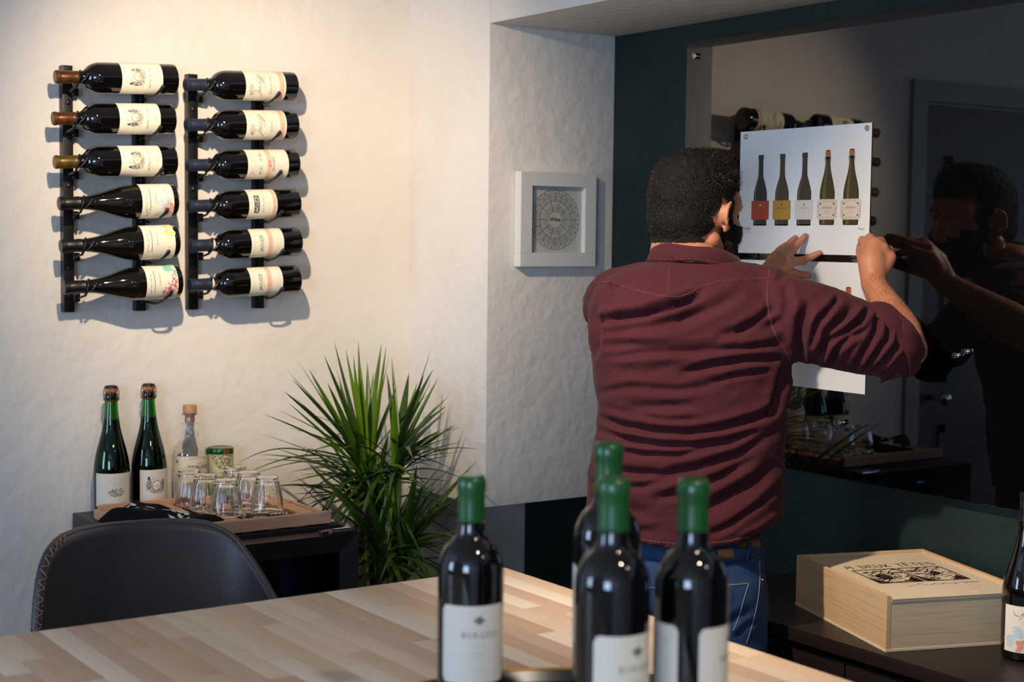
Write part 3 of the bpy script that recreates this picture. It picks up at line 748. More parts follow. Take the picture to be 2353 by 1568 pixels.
cloth_print([blob(.66, .44, .055, .16), blob(.73, .50, .03, .07), blob(.60, .62, .05, .05, j=.4), blob(.70, .68, .04, .05, j=.5), blob(.54, .68, .04, .03, j=.4), blob(.66, .82, .06, .03, j=.4), blob(.80, .72, .015, .12),
             blob(.14, .3, .035, .03), blob(.12, .42, .01, .10), blob(.22, .42, .02, .05), blob(.25, .56, .012, .05), blob(.33, .36, .05, .022), blob(.40, .62, .012, .04), blob(.43, .62, .010, .04)]
            +[[(u, v), (u+.012, v), (u+.012+.01, v2), (u+.01, v2)] for u, v, v2 in ((.46, .30, .45), (.45, .45, .55))]+[blob(.385, .545, .07, .022)])
# corkscrew
sc = empty('corkscrew', (1.59, 3.17, ZT), 'chrome waiter\'s corkscrew on the tray in front of the glasses', 'corkscrew')
k0, k1, k2 = at(566, 1185, Z=ZT+.007), at(618, 1183, Z=ZT+.007), at(668, 1180, Z=ZT+.007)
d_ = (k2-k0).normalized(); q_ = Vector((-d_.y, d_.x, 0))
Mx = Matrix(((d_.x, q_.x, 0, k0.x), (d_.y, q_.y, 0, k0.y), (0, 0, 1, ZT), (0, 0, 0, 1)))
lk = (k1-k0).length; lw = (k2-k0).length
G().box(0, lk, -.0065, .0065, .001, .0125, M=Mx, b=.002).obj('handle', M_chrome, sc, world=True, auto=40)
G().box(-.001, .009, -.008, .008, .0005, .015, M=Mx, b=.002).obj('bolster', M_chrome, sc, world=True, auto=40)
G().tube([Mx@Vector((lk*.9+(lw-lk)*1.0*t/60, .0042*math.cos(t*.62), .0068+.0042*math.sin(t*.62))) for t in range(61)], .0013, 6).obj('worm', M_chrome, sc, world=True, smooth=True)
G().box(lk*.9, lw*.98, -.0105, -.0075, .001, .008, M=Mx, b=.0008).obj('lever', mat('dark_steel', '2a2826', .3, metal=.8), sc, world=True)
# tumblers upside down
M_clear = mat('clear_glass', 'ffffff', .0, trans=1, ior=1.45, spec=.5)
def flute(a, r, z): 
    k = 1 if .016 < z < .071 else 0
    return 1+k*.045*abs(math.sin(9*a))-.01*k
tum = None
gl = [((1.425, 3.443), 'glass tumbler at the back left corner of the six upturned tumblers'), ((1.428, 3.352), 'middle glass of the left column of upturned tumblers'), ((1.440, 3.262), 'front left upturned glass tumbler, nearest the black cloth'),
      ((1.540, 3.432), 'upturned tumbler in front of the green-lidded tin, back right'), ((1.532, 3.338), 'middle glass of the right column of upturned tumblers'), ((1.537, 3.247), 'front right upturned glass tumbler, behind the corkscrew')]
for (x, y), lb in gl:
    if tum is None:
        tum = empty('tumbler', (x, y, ZT+.0006), lb, 'glass', 'upturned tumblers on the tray')
        out = [(.0372, 0), (.0384, .001), (.0386, .004), (.0372, .016), (.0355, .030), (.0318, .052), (.0285, .068), (.0268, .074), (.0262, .080), (.0250, .0835), (.0225, .0845), (.0001, .0835)]
        inn = [(.0001, .0725), (.020, .0722), (.0238, .070), (.0262, .064), (.0295, .050), (.0332, .030), (.0350, .016), (.0362, .004), (.0368, .0004)]
        g = G().lathe(out+inn+[(.0372, 0)], 108, mod=flute, caps=False); g.obj('glass_body', M_clear, tum, auto=60, fix=True)
        o = tum
    else: o = copy_tree(tum); o['label'] = lb; o['group'] = 'upturned tumblers on the tray'
    o.location = (x, y, ZT+.0006); o.rotation_euler = (0, 0, random.random()*3)
# ------------------------------------------------------------------ champagne-style bottles, whisky, tin behind the tray
M_green = mat('green_bottle_glass', '2f8a12', .02, trans=1, ior=1.5)
M_gwine = mat('green_bottle_wine', '060b05', .05, spec=.5, coat=.5)
CHP = [(.0001, .010), (.022, .003), (.036, 0), (.0405, .004), (.0425, .015), (.0428, .100)]+smooth_prof([(.0428, .100), (.0415, .125), (.0365, .155), (.0290, .185), (.0220, .215), (.0178, .245), (.0155, .270)], 5)[1:]+[(.0150, .286), (.0172, .2870), (.0175, .2935), (.0158, .2950), (.0155, .3055), (.0150, .3065), (.0001, .3065)]
M_corkc = mat('champagne_cork', 'b07a52', .7, var=(120, '8a5636', .4, .6))
M_wire = mat('muselet_wire', '8d6a40', .3, metal=.9)
def sparkling(x, y, label, kind, tall=0, rot=0):
    b = empty('sparkling_bottle', (x, y, FZ+.0006), label, 'bottle', 'sparkling bottles on the fridge', (0, 0, rot))
    b.scale = (1, 1, .942)
    G().lathe(CHP, 44).obj('glass_body', M_green, b, auto=40)
    wine = [(max(.0001, r-.0028), max(z, .004)) for r, z in CHP if z < .243]+[(.0001, .2425)]
    G().lathe(wine, 36, caps=False).obj('wine', M_gwine, b, auto=40, fix=True)
    G().lathe([(.0125, .3066), (.0125, .308), (.0150, .310), (.0152, .318), (.0148, .322), (.0001, .3235)], 24).obj('cork', M_corkc, b, auto=40)
    G().lathe([(.0152, .2860), (.0176, .2868), (.0179, .2938), (.0162, .2955), (.0158, .3058), (.0150, .3067), (.0130, .3068)], 28, caps=False).obj('bottle_lip', M_gwine, b, auto=40)
    w = G()
    w.tube([(.0178*math.cos(t*PI/12), .0178*math.sin(t*PI/12), .2895) for t in range(25)], .0010, 6)
    for k in range(4):
        a = PI/4+k*PI/2+.3; c_, s_ = math.cos(a), math.sin(a)
        w.tube(crom([(.0178*c_, .0178*s_, .2895), (.0182*c_, .0182*s_, .302), (.0160*c_, .0160*s_, .319), (.006*c_, .006*s_, .3246)], 4), .0010, 6)
    w.obj('wire_cage', M_wire, b, smooth=True)
    G().lathe([(.0001, .3262), (.0118, .3256), (.0148, .3235), (.0156, .3205), (.0156, .3190)], 24, caps=False).obj('cage_cap', mat('cage_cap_dark', '2a2620', .4, metal=.5), b)
    p = Print(); R = .0428; a0 = math.radians(-10 if kind == 0 else 15)
    if kind == 0:
        z0, z1 = .022, .1067; cu, cv, rr = .004, .0695, .0235
        pap = mat('label_offwhite', 'd9d2c2', .8)
        p.hatch(cu, cv-.012, rr*.85, rr*.42, 260, M_ink, .0026, .0004, .3, rnd=rnd2)
        for k in range(13):
            t = PI*(.09+.82*k/12); p.line([(cu+.006*math.cos(t), cv+.003+.006*math.sin(t)), (cu+.0185*math.cos(t), cv+.003+.017*math.sin(t))], .0007, mat('ink_ochre', '9a7d45', .8), 2, True)
        p.poly([(cu-rr*.98, cv+.0015), (cu-.008, cv+.0035), (cu, cv-.0005), (cu+.010, cv+.0035), (cu+rr*.98, cv+.003), (cu+rr*.98, cv-.003), (cu-rr, cv-.0035)], M_ink3, 1.2)
        for k in range(15):
            t = PI*(.12+.76*k/14); p.rect(cu+.0232*math.cos(t)-.0005, cu+.0232*math.cos(t)+.0005, cv+.002+.0222*math.sin(t)-.0007, cv+.002+.0222*math.sin(t)+.0007, M_ink2, 2, 1)
        for k in range(7): p.line([(cu-.014+k*.001, cv-.022+.002*k), (cu+.012+k*.0015, cv-.012+.0016*k)], .0004, M_ink2)
        p.disc(cu+.010, cv-.0015, .0028, .0022, M_ink2, 2); p.line([(cu-.010, cv-.001), (cu-.0095, cv-.006)], .0016, M_ink)
    else:
        z0, z1 = .020, .1077; pap = mat('label_offwhite', 'd9d2c2', .8); crest(p, -.0105, .0700, 1.05)
    add_label(b, R, z0, z1, math.radians(66), p, pap, a0=a0)
    return b
sparkling(1.2665, 3.535, 'green sparkling wine bottle at the far left, sunburst and vineyard label', 0)
sparkling(1.3615, 3.540, 'green sparkling wine bottle with figures on its label, beside the whisky', 1)
# whisky
wb = empty('whisky_bottle', (1.467, 3.540, FZ+.0006), 'clear whisky bottle with a wooden stopper and cream label, nearly empty', 'bottle', None, (0, 0, 0))
wb.scale = (1, 1, .963)
wo = [(.0001, .006), (.030, .004), (.041, 0), (.0435, .006), (.0437, .131), (.0428, .139), (.039, .150), (.0300, .161), (.0215, .170), (.0180, .180), (.0190, .190), (.0205, .200), (.0190, .209), (.0160, .216), (.0150, .228), (.0152, .232), (.0190, .2335), (.0190, .2365), (.0150, .2375)]
wo = wo[:5]+smooth_prof(wo[4:16], 4)[1:]+wo[16:]
wi = [(max(.0001, r-.0024), z if z > .2 else max(z, .010)) for r, z in wo if z < .2372 and r < .0189 or z < .17][::-1]
wi = [(r, z) for r, z in wi if z > .010]+[(.030, .0095), (.0001, .0095)]
G().lathe(wo+[(.0126, .2375)]+wi, 44, caps=False).obj('glass_body', M_clear, wb, auto=50, fix=True)
G().lathe([(.0001, .0100), (.038, .0100), (.0405, .014), (.0408, .062), (.0001, .062)], 36, caps=False).obj('whisky', mat('whisky_liquid', '3a1c08', .05, trans=.6, ior=1.36), wb, auto=40)
G().lathe([(.0120, .214), (.0124, .2376), (.0165, .2378), (.0168, .2400), (.0168, .2560), (.0160, .2580), (.0001, .2580)], 28).obj('stopper', mat('stopper_wood', 'b98d66', .6, var=(40, 'a87b56', .4, .6)), wb, auto=40)
p = Print(); Mw = mat('whisky_label', 'd8c9ae', .8)
Vt, Ft = text('SINGLE MALT SCOTCH WHISKY', .0062); sx = .052/(max(v[0] for v in Vt)-min(v[0] for v in Vt))
p.raw([(.022+x*sx, .1215+y+.006*(1-(x*sx/.03)**2)) for x, y in Vt], Ft, M_ink2, 2)
p.text('DoubleWood', .027, .1135, .0062, M_ink2, shear=.5, fit=.024)
p.text('THE BALVENIE', .021, .1030, .0150, M_ink, off=.012, fit=.056); p.fine(.020, .092, .040, M_ink2, .0012, 2, .004)
p.disc(-.036, .1180, .0052, .0048, M_ink2, 1, 6); p.text('AGED', -.036, .1180, .003, Mw, lay=3)
for k in range(3): p.line([(-.0395+k*.0035, .030), (-.0395+k*.0035, .088)], .0012, M_ink3)
p.fine(.012, .064, .05, M_ink3, .0012, 6, .006)
add_label(wb, .0437, .014, .1315, math.radians(72), p, Mw, a0=math.radians(-20))
# tin
tn = empty('tin', (1.5435, 3.530, FZ+.0006), 'round cardboard tin with a shiny green lid behind the tumblers', 'tin', None)
tn.scale = (1, 1, .9)
Mt = mat('tin_cream', 'cfc9a4', .5)
G().lathe([(.0001, 0), (.0315, 0), (.0320, .001), (.0320, .150), (.0310, .151), (.0001, .151)], 40, caps=False).obj('can', Mt, tn, auto=40)
G().lathe([(.0329, .140), (.0331, .1405), (.0331, .152), (.0322, .1545), (.0300, .1560), (.0280, .1552), (.0001, .1552)], 40, caps=False).obj('lid', mat('green_foil', '14602c', .22, metal=.6), tn, auto=40)
gs = G(); V, F = label_patch(.0333, .1415, .1555, math.radians(15), a0=math.radians(4)); gs.add(V, F); gs.sheet([[(.010, -.033, .1562), (.020, -.030, .1562)], [(.004, -.016, .1563), (.014, -.014, .1563)]])
gs.obj('gold_seal', mat('gold_foil', 'c78a3c', .25, metal=.8), tn)
p = Print(); rn = random.Random(5); sd = [mat('seed_%s' % n, c, .7) for n, c in (('brown', '5e4420'), ('olive', '8f8445'), ('tan', 'b09a5a'), ('dark', '3b2a14'))]
for _ in range(430):
    a = rn.uniform(-1, 1); y = rn.uniform(0, 1)
    if y > a*a*.8: p.disc(a*.030, .0985+y*.0405, rn.uniform(.0010, .0022), rn.uniform(.0007, .0013), rn.choice(sd), 1+rn.random(), 6)
p.text('The Republic', .0, .0890, .0070, mat('ink_sage', '8f9374', .8), fit=.036, lay=3)
p.rect(-.088, .088, .003, .080, mat('tin_green_band', '74833f', .6), .6, 40); p.hatch(0, .072, .045, .007, 160, mat('leaf_pale', 'b4b87a', .7), .004, .0009, rnd=rn)
p.cyl('printing', .0321, tn, math.radians(-15))

# ------------------------------------------------------------------ plant
M_leaf = [mat('leaf_green_%s' % n, c, .38, spec=.45, var=(7, c2, .35, .7), bump=(90, .12, 2)) for n, c, c2 in (('bright', '5a7c12', '74941c'), ('mid', '3f6016', '55761e'), ('deep', '2a4412', '3c5a1a'), ('yellowish', '8a9a3c', '6f8a24'))]
for m in M_leaf:
    b = m.node_tree.nodes['Principled BSDF']; b.inputs['Transmission Weight'].default_value = 0; 
M_cane = mat('cane_bark', '5c5236', .8, bump=(60, .6), var=(30, '3f3a24', .4, .6))
pl = empty('potted_plant', (1.86, 3.27, 0), 'tall green dracaena with narrow arching leaves in the wall corner beside the fridge', 'plant')
G().lathe([(.0001, .001), (.105, .001), (.112, .006), (.140, .27), (.146, .275), (.146, .300), (.134, .300), (.130, .275), (.0001, .272)], 36, Matrix.Translation((1.86, 3.27, 0)), caps=False).obj('pot', mat('pot_grey', '6f6a63', .6), pl, world=True, auto=40, fix=True)
G().lathe([(.0001, .2745), (.129, .2745)], 24, Matrix.Translation((1.86, 3.27, 0)), caps=False).obj('soil', mat('potting_soil', '241a12', .95, bump=(90, 1)), pl, world=True)
def leaf(o, tip, w, lift, m, sag=.0):
    o = Vector(o); tip = Vector(tip); d = tip-o; L = d.length
    c1 = o+d*.30+Vector((0, 0, 1))*lift*L; c2 = o+d*.72+Vector((0, 0, 1))*(lift*.9-sag)*L
    rows = []; n = 14
    side0 = d.cross(Vector((0, 0, 1))); side0 = side0.normalized() if side0.length > 1e-4 else Vector((1, 0, 0))
    tw = random.uniform(-.5, .5)
    for i in range(n+1):
        t = i/n; P = o*(1-t)**3+c1*3*t*(1-t)**2+c2*3*t*t*(1-t)+tip*t**3
        T = ((c1-o)*3*(1-t)**2+(c2-c1)*6*t*(1-t)+(tip-c2)*3*t*t).normalized()
        sd_ = (side0-T*side0.dot(T)).normalized(); nn = sd_.cross(T)
        a = tw*t; sd_ = sd_*math.cos(a)+nn*math.sin(a); nn = sd_.cross(T)
        ww = w*(.55+.45*math.sin(min(1, t*2.2)*PI/2))*(1-max(0, (t-.35)/.65)**1.5)+.0004
        rows.append([P-sd_*ww/2+nn*ww*.12, P-nn*ww*.08, P+sd_*ww/2+nn*ww*.12])
    me_g = G().sheet(rows); return me_g.obj('leaf', m, pl, smooth=True, world=True)
def clampw(P):
    P = Vector(P); P.y = min(P.y, 3.575); P.x = min(P.x, 2.11) if P.z > .84 else P.x
    if P.x < FX1+.01 and P.z < FZ+.03 and P.y > 3.0: P.x = FX1+.02+random.random()*.02
    return P
k6 = lambda x, y: (580+x/2.613, 780+y/2.613)
ros = {'A': (k6(680, 800), 3.33), 'B': (k6(862, 720), 3.28), 'C': (k6(640, 900), 3.36), 'D': (k6(905, 1230), 3.22), 'E': (k6(765, 1250), 3.20), 'F': (k6(760, 880), 3.30)}
tips = {'A': [(490, 10), (275, 130), (430, 95), (210, 190), (65, 450), (20, 725), (30, 692), (190, 312), (635, 5), (775, 30), (803, 45), (820, 95), (606, 95), (500, 165), (215, 380), (865, 280), (725, 200), (160, 430), (240, 240), (520, 250), (560, 60), (640, 90), (690, 140), (215, 530), (380, 300), (340, 180), (450, 260), (275, 660)],
        'B': [(1030, 213), (1115, 232), (1082, 232), (1222, 447), (1165, 400), (1195, 590), (1120, 385), (1170, 672), (1180, 690), (1160, 430), (1090, 765), (1105, 740), (940, 200), (1073, 55), (850, 290), (1040, 320), (990, 260), (1110, 640), (880, 560), (1140, 540)],
        'C': [(275, 885), (160, 875), (170, 940), (190, 970), (275, 900), (390, 1020), (330, 745), (340, 640), (300, 1010), (460, 1060)],
        'D': [(1345, 735), (1310, 762), (990, 745), (1530, 1135), (1520, 1255), (1250, 1215), (1200, 950), (1130, 1000), (1115, 1185), (1240, 955), (1110, 1400), (1080, 1390), (1000, 1440), (960, 870), (1030, 900), (880, 1010), (1180, 1320), (930, 1420), (820, 1420), (1060, 1130)],
        'E': [(330, 740), (365, 788), (440, 830), (520, 900), (560, 1020), (640, 1130), (700, 930), (690, 1440), (650, 1330), (740, 1440), (820, 900), (600, 1240), (640, 1420)],
        'F': [(700, 600), (820, 560), (980, 700), (600, 700), (900, 880), (1000, 820), (560, 860), (860, 1010), (780, 1120)]}
random.seed(23)
orig = {}
for k, (q, yy) in ros.items():
    O = at(q[0], q[1], Y=yy); orig[k] = O
    for j, tpx in enumerate(tips[k]):
        dy = random.uniform(-.16, .14) if k != 'C' else random.uniform(-.02, .16)
        T = clampw(at(*k6(*tpx), Y=yy+dy)); up = (T.z-O.z)/(T-O).length
        leaf(O+Vector((random.uniform(-.010, .010), random.uniform(-.01, .01), random.uniform(-.035, .02))), T, random.uniform(.015, .022), .05+.12*(1-abs(up))*random.uniform(.5, 1.1), random.choice(M_leaf[:3] if k in 'AF' else M_leaf[1:3] if k in 'DE' else M_leaf[:3]+[M_leaf[3]] if random.random() < .15 else M_leaf[:3]), .05)
    n = {'A': 16, 'B': 14, 'C': 8, 'D': 16, 'E': 14, 'F': 10}[k]
    for j in range(n):
        a = random.uniform(0, 2*PI); el = random.uniform(-.2, 1.15) if k != 'E' else random.uniform(-.1, 1.2); L = random.uniform(.16, .30)
        T = clampw(O+Vector((math.cos(a)*math.cos(el), math.sin(a)*math.cos(el)*.8, math.sin(el)))*L)
        if T.z < .5: T.z = .5
        leaf(O+Vector((random.uniform(-.01, .01), random.uniform(-.01, .01), random.uniform(-.05, .02))), T, random.uniform(.011, .017), .12, random.choice(M_leaf[1:3]), .06)
# drooping lower leaves that hide the canes
for k, n in (('A', 12), ('B', 14), ('F', 16), ('D', 18), ('E', 16), ('C', 8)):
    O = orig[k]
    for j in range(n):
        a = random.uniform(0, 2*PI); L = random.uniform(.18, .32); dz = random.uniform(-.7, .15)
        T = clampw(O+Vector((math.cos(a)*.8, math.sin(a)*.62, dz)).normalized()*L); T.z = max(T.z, .48)
        leaf(O+Vector((random.uniform(-.01, .01), random.uniform(-.01, .01), random.uniform(-.09, .0))), T, random.uniform(.013, .019), random.uniform(.22, .42), random.choice(M_leaf[1:3]), .1)
for k, pts in (('A', (1.87, 3.30)), ('B', (1.90, 3.27)), ('D', (1.89, 3.23)), ('E', (1.83, 3.24)), ('C', (1.84, 3.33)), ('F', (1.88, 3.29))):
    O = orig[k]; P = crom([(pts[0], pts[1], .26), (pts[0]+.01, pts[1], .45), ((pts[0]+O.x)/2, (pts[1]+O.y)/2, (O.z+.5)/2), (O.x, O.y, O.z+.01)], 6)
    G().tube(P, [.012]*(len(P)-2)+[.010, .009], 10).obj('cane', M_cane, pl, world=True, smooth=True)

# ------------------------------------------------------------------ stool behind the table
M_lea = mat('black_leather', '3e3c43', .42, spec=.5, bump=(220, .12, 4, .002), var=(5, '47454c', .4, .7))
M_sti = mat('stitch_tan', 'b58a68', .8)
ch = empty('bar_stool', (1.04, 2.60, 0), 'black leather shell-back bar stool with tan edge stitching at the far table side', 'chair')
Lp = crom([(97, 1640), (92, 1540), (93, 1448), (99, 1360), (110, 1295), (128, 1255), (155, 1228), (190, 1214)], 5)
Tp = crom([(190, 1214), (240, 1204), (300, 1198), (370, 1193), (430, 1192), (480, 1197)], 5)
Rp = crom([(480, 1197), (520, 1213), (552, 1243), (590, 1302), (625, 1366), (660, 1432), (690, 1500), (712, 1570), (720, 1640)], 5)
edge = [np.array(q) for q in list(Lp)+list(Tp)[1:]+list(Rp)[1:]]
xs = np.array([q[0] for q in edge])
def ydep(px, py):
    u = (px-400)/300.0
    y = 2.74-.0*u-.155*abs(u)**2.4 if u > 0 else 2.74-.21*abs(u)**2.6
    return y+(py-1193)/450*-.05
NU = 40
rowsf, rowsb = [], []
for j in range(23):
    v = j/22
    pts = []
    for i in range(NU+1):
        s_ = i/NU*(len(edge)-1); k = min(int(s_), len(edge)-2); e_ = edge[k]*(1-(s_-k))+edge[k+1]*(s_-k)
        base = np.array([97+(720-97)*i/NU, 1655.])
        q = e_*(1-v)+base*v
        P = at(q[0]-(7 if q[0] > 500 else 7*max(0, (q[0]-380)/120)), q[1]+8*max(0, 1-max(0, q[1]-1192)/150), Y=ydep(q[0], q[1])); pts.append(P)
    rowsf.append(pts)
def thick(rows, th, rim=.0):
    back = []
    for j, r in enumerate(rows):
        br = []
        for i, P in enumerate(r):
            a = rows[min(j+1, len(rows)-1)][i]-rows[max(j-1, 0)][i]; b = r[min(i+1, len(r)-1)]-r[max(i-1, 0)]
            n = b.cross(a); n = n.normalized() if n.length > 1e-9 else Vector((0, -1, 0))
            if n.y < 0: n = -n
            br.append(P+n*th)
        back.append(br)
    return back
rowsb = thick(rowsf, .016)
g = G().sheet(rowsf); g.sheet(rowsb)
nf = 23*(NU+1)
F = [(i, i+1, nf+i+1, nf+i) for i in range(NU)]+[(j*(NU+1), (j+1)*(NU+1), nf+(j+1)*(NU+1), nf+j*(NU+1)) for j in range(22)]+[(j*(NU+1)+NU, (j+1)*(NU+1)+NU, nf+(j+1)*(NU+1)+NU, nf+j*(NU+1)+NU) for j in range(22)]
g.F += F
sh = g.obj('backrest', M_lea, ch, world=True, smooth=True, fix=True)
# piping along the rim and the cross stitches
rimP = [(rowsf[0][i]+rowsb[0][i])/2 for i in range(NU+1)]
G().tube(rimP, .0072, 10).obj('rim', M_lea, ch, world=True, smooth=True)
st = G(); rp = crom([tuple(p) for p in rimP], 6); acc = 0; prev = None; k = 0
for i in range(len(rp)-1):
    P, Q = Vector(rp[i]), Vector(rp[i+1]); acc += (Q-P).length
    if acc > .0085 and proj([tuple(P)])[0][0] < 138:
        acc = 0; k += 1; T = (Q-P).normalized(); o_ = Vector((0, -1, 0)); o_ = (o_-T*o_.dot(T)).normalized(); s_ = T.cross(o_)
        a = 1 if k % 2 else -1
        st.tube([P+o_*.0086+s_*.006*a-T*.004, P+o_*.0094, P+o_*.0086-s_*.006*a+T*.004], .0007, 5)
        st.tube([P+s_*.0090*1+o_*.003-T*.003, P+s_*.0088+T*.003-o_*.002], .0006, 5); st.tube([P-s_*.0090*1+o_*.003-T*.003, P-s_*.0088+T*.003-o_*.002], .0006, 5)
st.obj('stitching', M_sti, ch, world=True)
se = G(); rr = []
for (z, kx, ky) in ((.655, .15, .15), (.645, .195, .19), (.66, .21, .205), (.685, .205, .20), (.69, .16, .155), (.672, .05, .05)):
    rr.append([(1.04+kx*math.copysign(abs(math.cos(t))**.7, math.cos(t)), 2.55+ky*math.copysign(abs(math.sin(t))**.7, math.sin(t)), z+(.02 if math.sin(t) > .5 else 0)) for t in [2*PI*i/36 for i in range(36)]])
se.loft(rr).obj('seat', M_lea, ch, world=True, smooth=True, fix=True)
for sx in (-1, 1):
    for sy in (-1, 1):
        G().tube([(1.04+sx*.12, 2.55+sy*.12, .655), (1.04+sx*.20, 2.55+sy*.19, .004)], [.011, .010], 12).obj('leg', M_blackmetal, ch, world=True, smooth=True)
ft_ = G(); q4 = [(1.04+sx*.172, 2.55+sy*.164, .22) for sx, sy in ((-1, -1), (1, -1), (1, 1), (-1, 1))]
for i in range(4): ft_.tube([q4[i], q4[(i+1) % 4]], .008, 10)
ft_.obj('foot_rest', M_blackmetal, ch, world=True, smooth=True)

# ------------------------------------------------------------------ table of butcher block
TZ = .955; X1t, Y1t, X0t, Y0t = 1.532, 2.249, -.55, .78
tb = empty('table', ((X0t+X1t)/2, (Y0t+Y1t)/2, 0), 'counter-height table with a pale butcher-block top in the foreground', 'table')
def woodmat(n, c, c2): return mat(n, c, .45, spec=.4, var=(9, c2, .3, .75), ani=(14, 1.2, 14), bump=(40, .06))
WM = [woodmat('rubberwood_a', 'd8c3ac', 'ccb49a'), woodmat('rubberwood_b', 'c4a68a', 'b8977a'), woodmat('rubberwood_c', 'cfb499', 'c4a78a'), woodmat('rubberwood_d', 'e2d4c2', 'd8c6b0'), woodmat('rubberwood_e', 'bc9e86', 'c6aa92')]
G().box(X0t+.004, X1t-.004, Y0t+.004, Y1t-.004, TZ-.038, TZ-.006).obj('top_core', WM[1], tb, world=True)
ncol = 57; wc = (X1t-X0t)/ncol; random.seed(5); cache = {}
for i in range(ncol):
    y = Y0t; xx_ = X0t+i*wc; first = True
    cuts = [Y0t]; yy = Y0t+random.choice([.10, .16, .22, .30])
    while yy < Y1t-.12: cuts.append(yy); yy += random.choice([.26, .32, .38])
    cuts.append(Y1t)
    for a, b in zip(cuts[:-1], cuts[1:]):
        L = round(b-a, 4); mi_ = random.choice([0, 0, 1, 2, 2, 3, 4]); key = (L, mi_)
        if key not in cache:
            gq = G().box(0, wc, 0, L, -.040, 0, b=.0003)
            o = gq.obj('stave', WM[mi_], tb, auto=60); cache[key] = o.data
        else:
            o = bpy.data.objects.new('stave', cache[key]); C.objects.link(o); o.parent = tb
        o.location = Vector((xx_, a, TZ+random.uniform(0, .00012)))-tb.location
for sx, sy in ((X0t+.07, Y0t+.07), (X1t-.07, Y0t+.07), (X0t+.07, Y1t-.07), (X1t-.07, Y1t-.07)):
    G().box(sx-.035, sx+.035, sy-.035, sy+.035, 0, TZ-.0401, b=.003).obj('leg', M_blackmetal, tb, world=True, auto=50)
ap = G()
for (a, b, c, d) in ((X0t+.105, X1t-.105, Y0t+.06, Y0t+.08), (X0t+.105, X1t-.105, Y1t-.08, Y1t-.06), (X0t+.06, X0t+.08, Y0t+.105, Y1t-.105), (X1t-.08, X1t-.06, Y0t+.105, Y1t-.105)):
    ap.box(a, b, c, d, TZ-.11, TZ-.0401)
ap.obj('apron', M_blackmetal, tb, world=True)
# round serving tray under the wax-topped bottles
rt = empty('serving_tray', (1.04, 1.374, TZ+.0003), 'round dark green tray with a brass rim under the green wax-topped bottles', 'tray')
G().lathe([(.0001, .0006), (.280, .0006), (.286, .002), (.2935, .016), (.2915, .0165), (.2835, .0040), (.0001, .0036)], 72, caps=False).obj('tray_dish', mat('tray_green_lacquer', '18231c', .25, spec=.5), rt, auto=40, fix=True)
G().tube([(.2935*math.cos(2*PI*i/72), .2935*math.sin(2*PI*i/72), .0175) for i in range(73)], .0023, 8).obj('brass_rim', mat('brass', 'b48a44', .3, metal=.9), rt, smooth=True)
# green wax bottles
M_wax = mat('green_wax', '1b5426', .28, spec=.5, coat=.2)
M_plab = mat('burgess_label', 'e4dccd', .75, spec=.3)
GW = 'green wax bottles on the round tray'
def waxbottle(px, py, d, dx, ztop, a0, label, back=None):
    P = at(px, py, d=d); z0 = TZ+.0045; H = P.z-z0; s = H-.302
    b = empty('wax_bottle', (P.x, P.y, z0), label, 'bottle', GW, (0, 0, YAW-PI/2))
    pr = [(r*1.05, z if z < .05 else z+s) for r, z in BORD]
    G().lathe(pr, 56).obj('glass_body', M_glassdark, b, auto=35)
    G().lathe([(.0001, H), (.009, H), (.0135, H+.0005), (.0160, H-.003), (.0174, H-.008), (.0175, H-.014), (.0168, H-.019), (.0160, H-.023), (.0161, H-.029), (.0163, H-.045), (.0168, H-.052), (.0166, H-.0545), (.0150, H-.0548)], 36, caps=False).obj('wax_seal', M_wax, b, smooth=True)
    def lab(a0, w, zt, zb, full):
        p = Print(); R = .0392
        if full:
            u0 = w*R*.12
            p.poly([(u0-.0075, zt-.0170), (u0, zt-.0115), (u0+.0075, zt-.0170), (u0, zt-.0225)], mat('emblem_green', '39503a', .7), 2)
            for (q, r_) in ((-.0035, .0), (.0035, 0), (0, .0026), (0, -.0026)): p.disc(u0+q, zt-.017+r_, .0011, .0009, M_plab, 3, 8)
            p.text('BURGESS', u0+.001, zt-.0345, .0098, M_ink2, fit=.044, space=1.3); p.fine(u0, zt-.047, .016, M_ink3, .0012, 1); p.fine(u0, zt-.056, .02, M_ink3, .0012, 2, .0035); p.fine(u0, zt-.075, .01, M_ink3, .0012, 1)
        else: p.fine(0, zt-.014, w*R*1.3, M_ink2, .0013, 12, .005)
        V, F = label_patch(R+.0003, zb, zt, w, .007, a0=a0)
        # chamfered corners
        lo = mk('label', V, F, M_plab, b, smooth=True); p.cyl('printing', R+.00035, lo, a0, 0)
    zt = H-.1475 if not isinstance(ztop, float) else H-ztop
    if back is None: lab(a0, math.radians(62), zt, zt-.092, True)
    else: lab(a0, math.radians(62), zt, zt-.092, True); lab(back, math.radians(36), zt+.002, zt-.090, False)
waxbottle(1084, 1093, 1.806, 0, .1475, math.radians(10), 'green wax-topped bottle standing apart at the left of the four')
waxbottle(1399, 1017, 1.780, 0, .144, math.radians(95), 'rearmost green wax-topped bottle, its seal above the one in front', back=math.radians(-100))
waxbottle(1411, 1097, 1.563, 0, .1555, math.radians(31), 'front centre green wax-topped bottle hiding the rear one')
waxbottle(1594, 1100, 1.600, 0, .150, math.radians(68), 'right-hand green wax-topped bottle turned to show both labels', back=math.radians(-62))

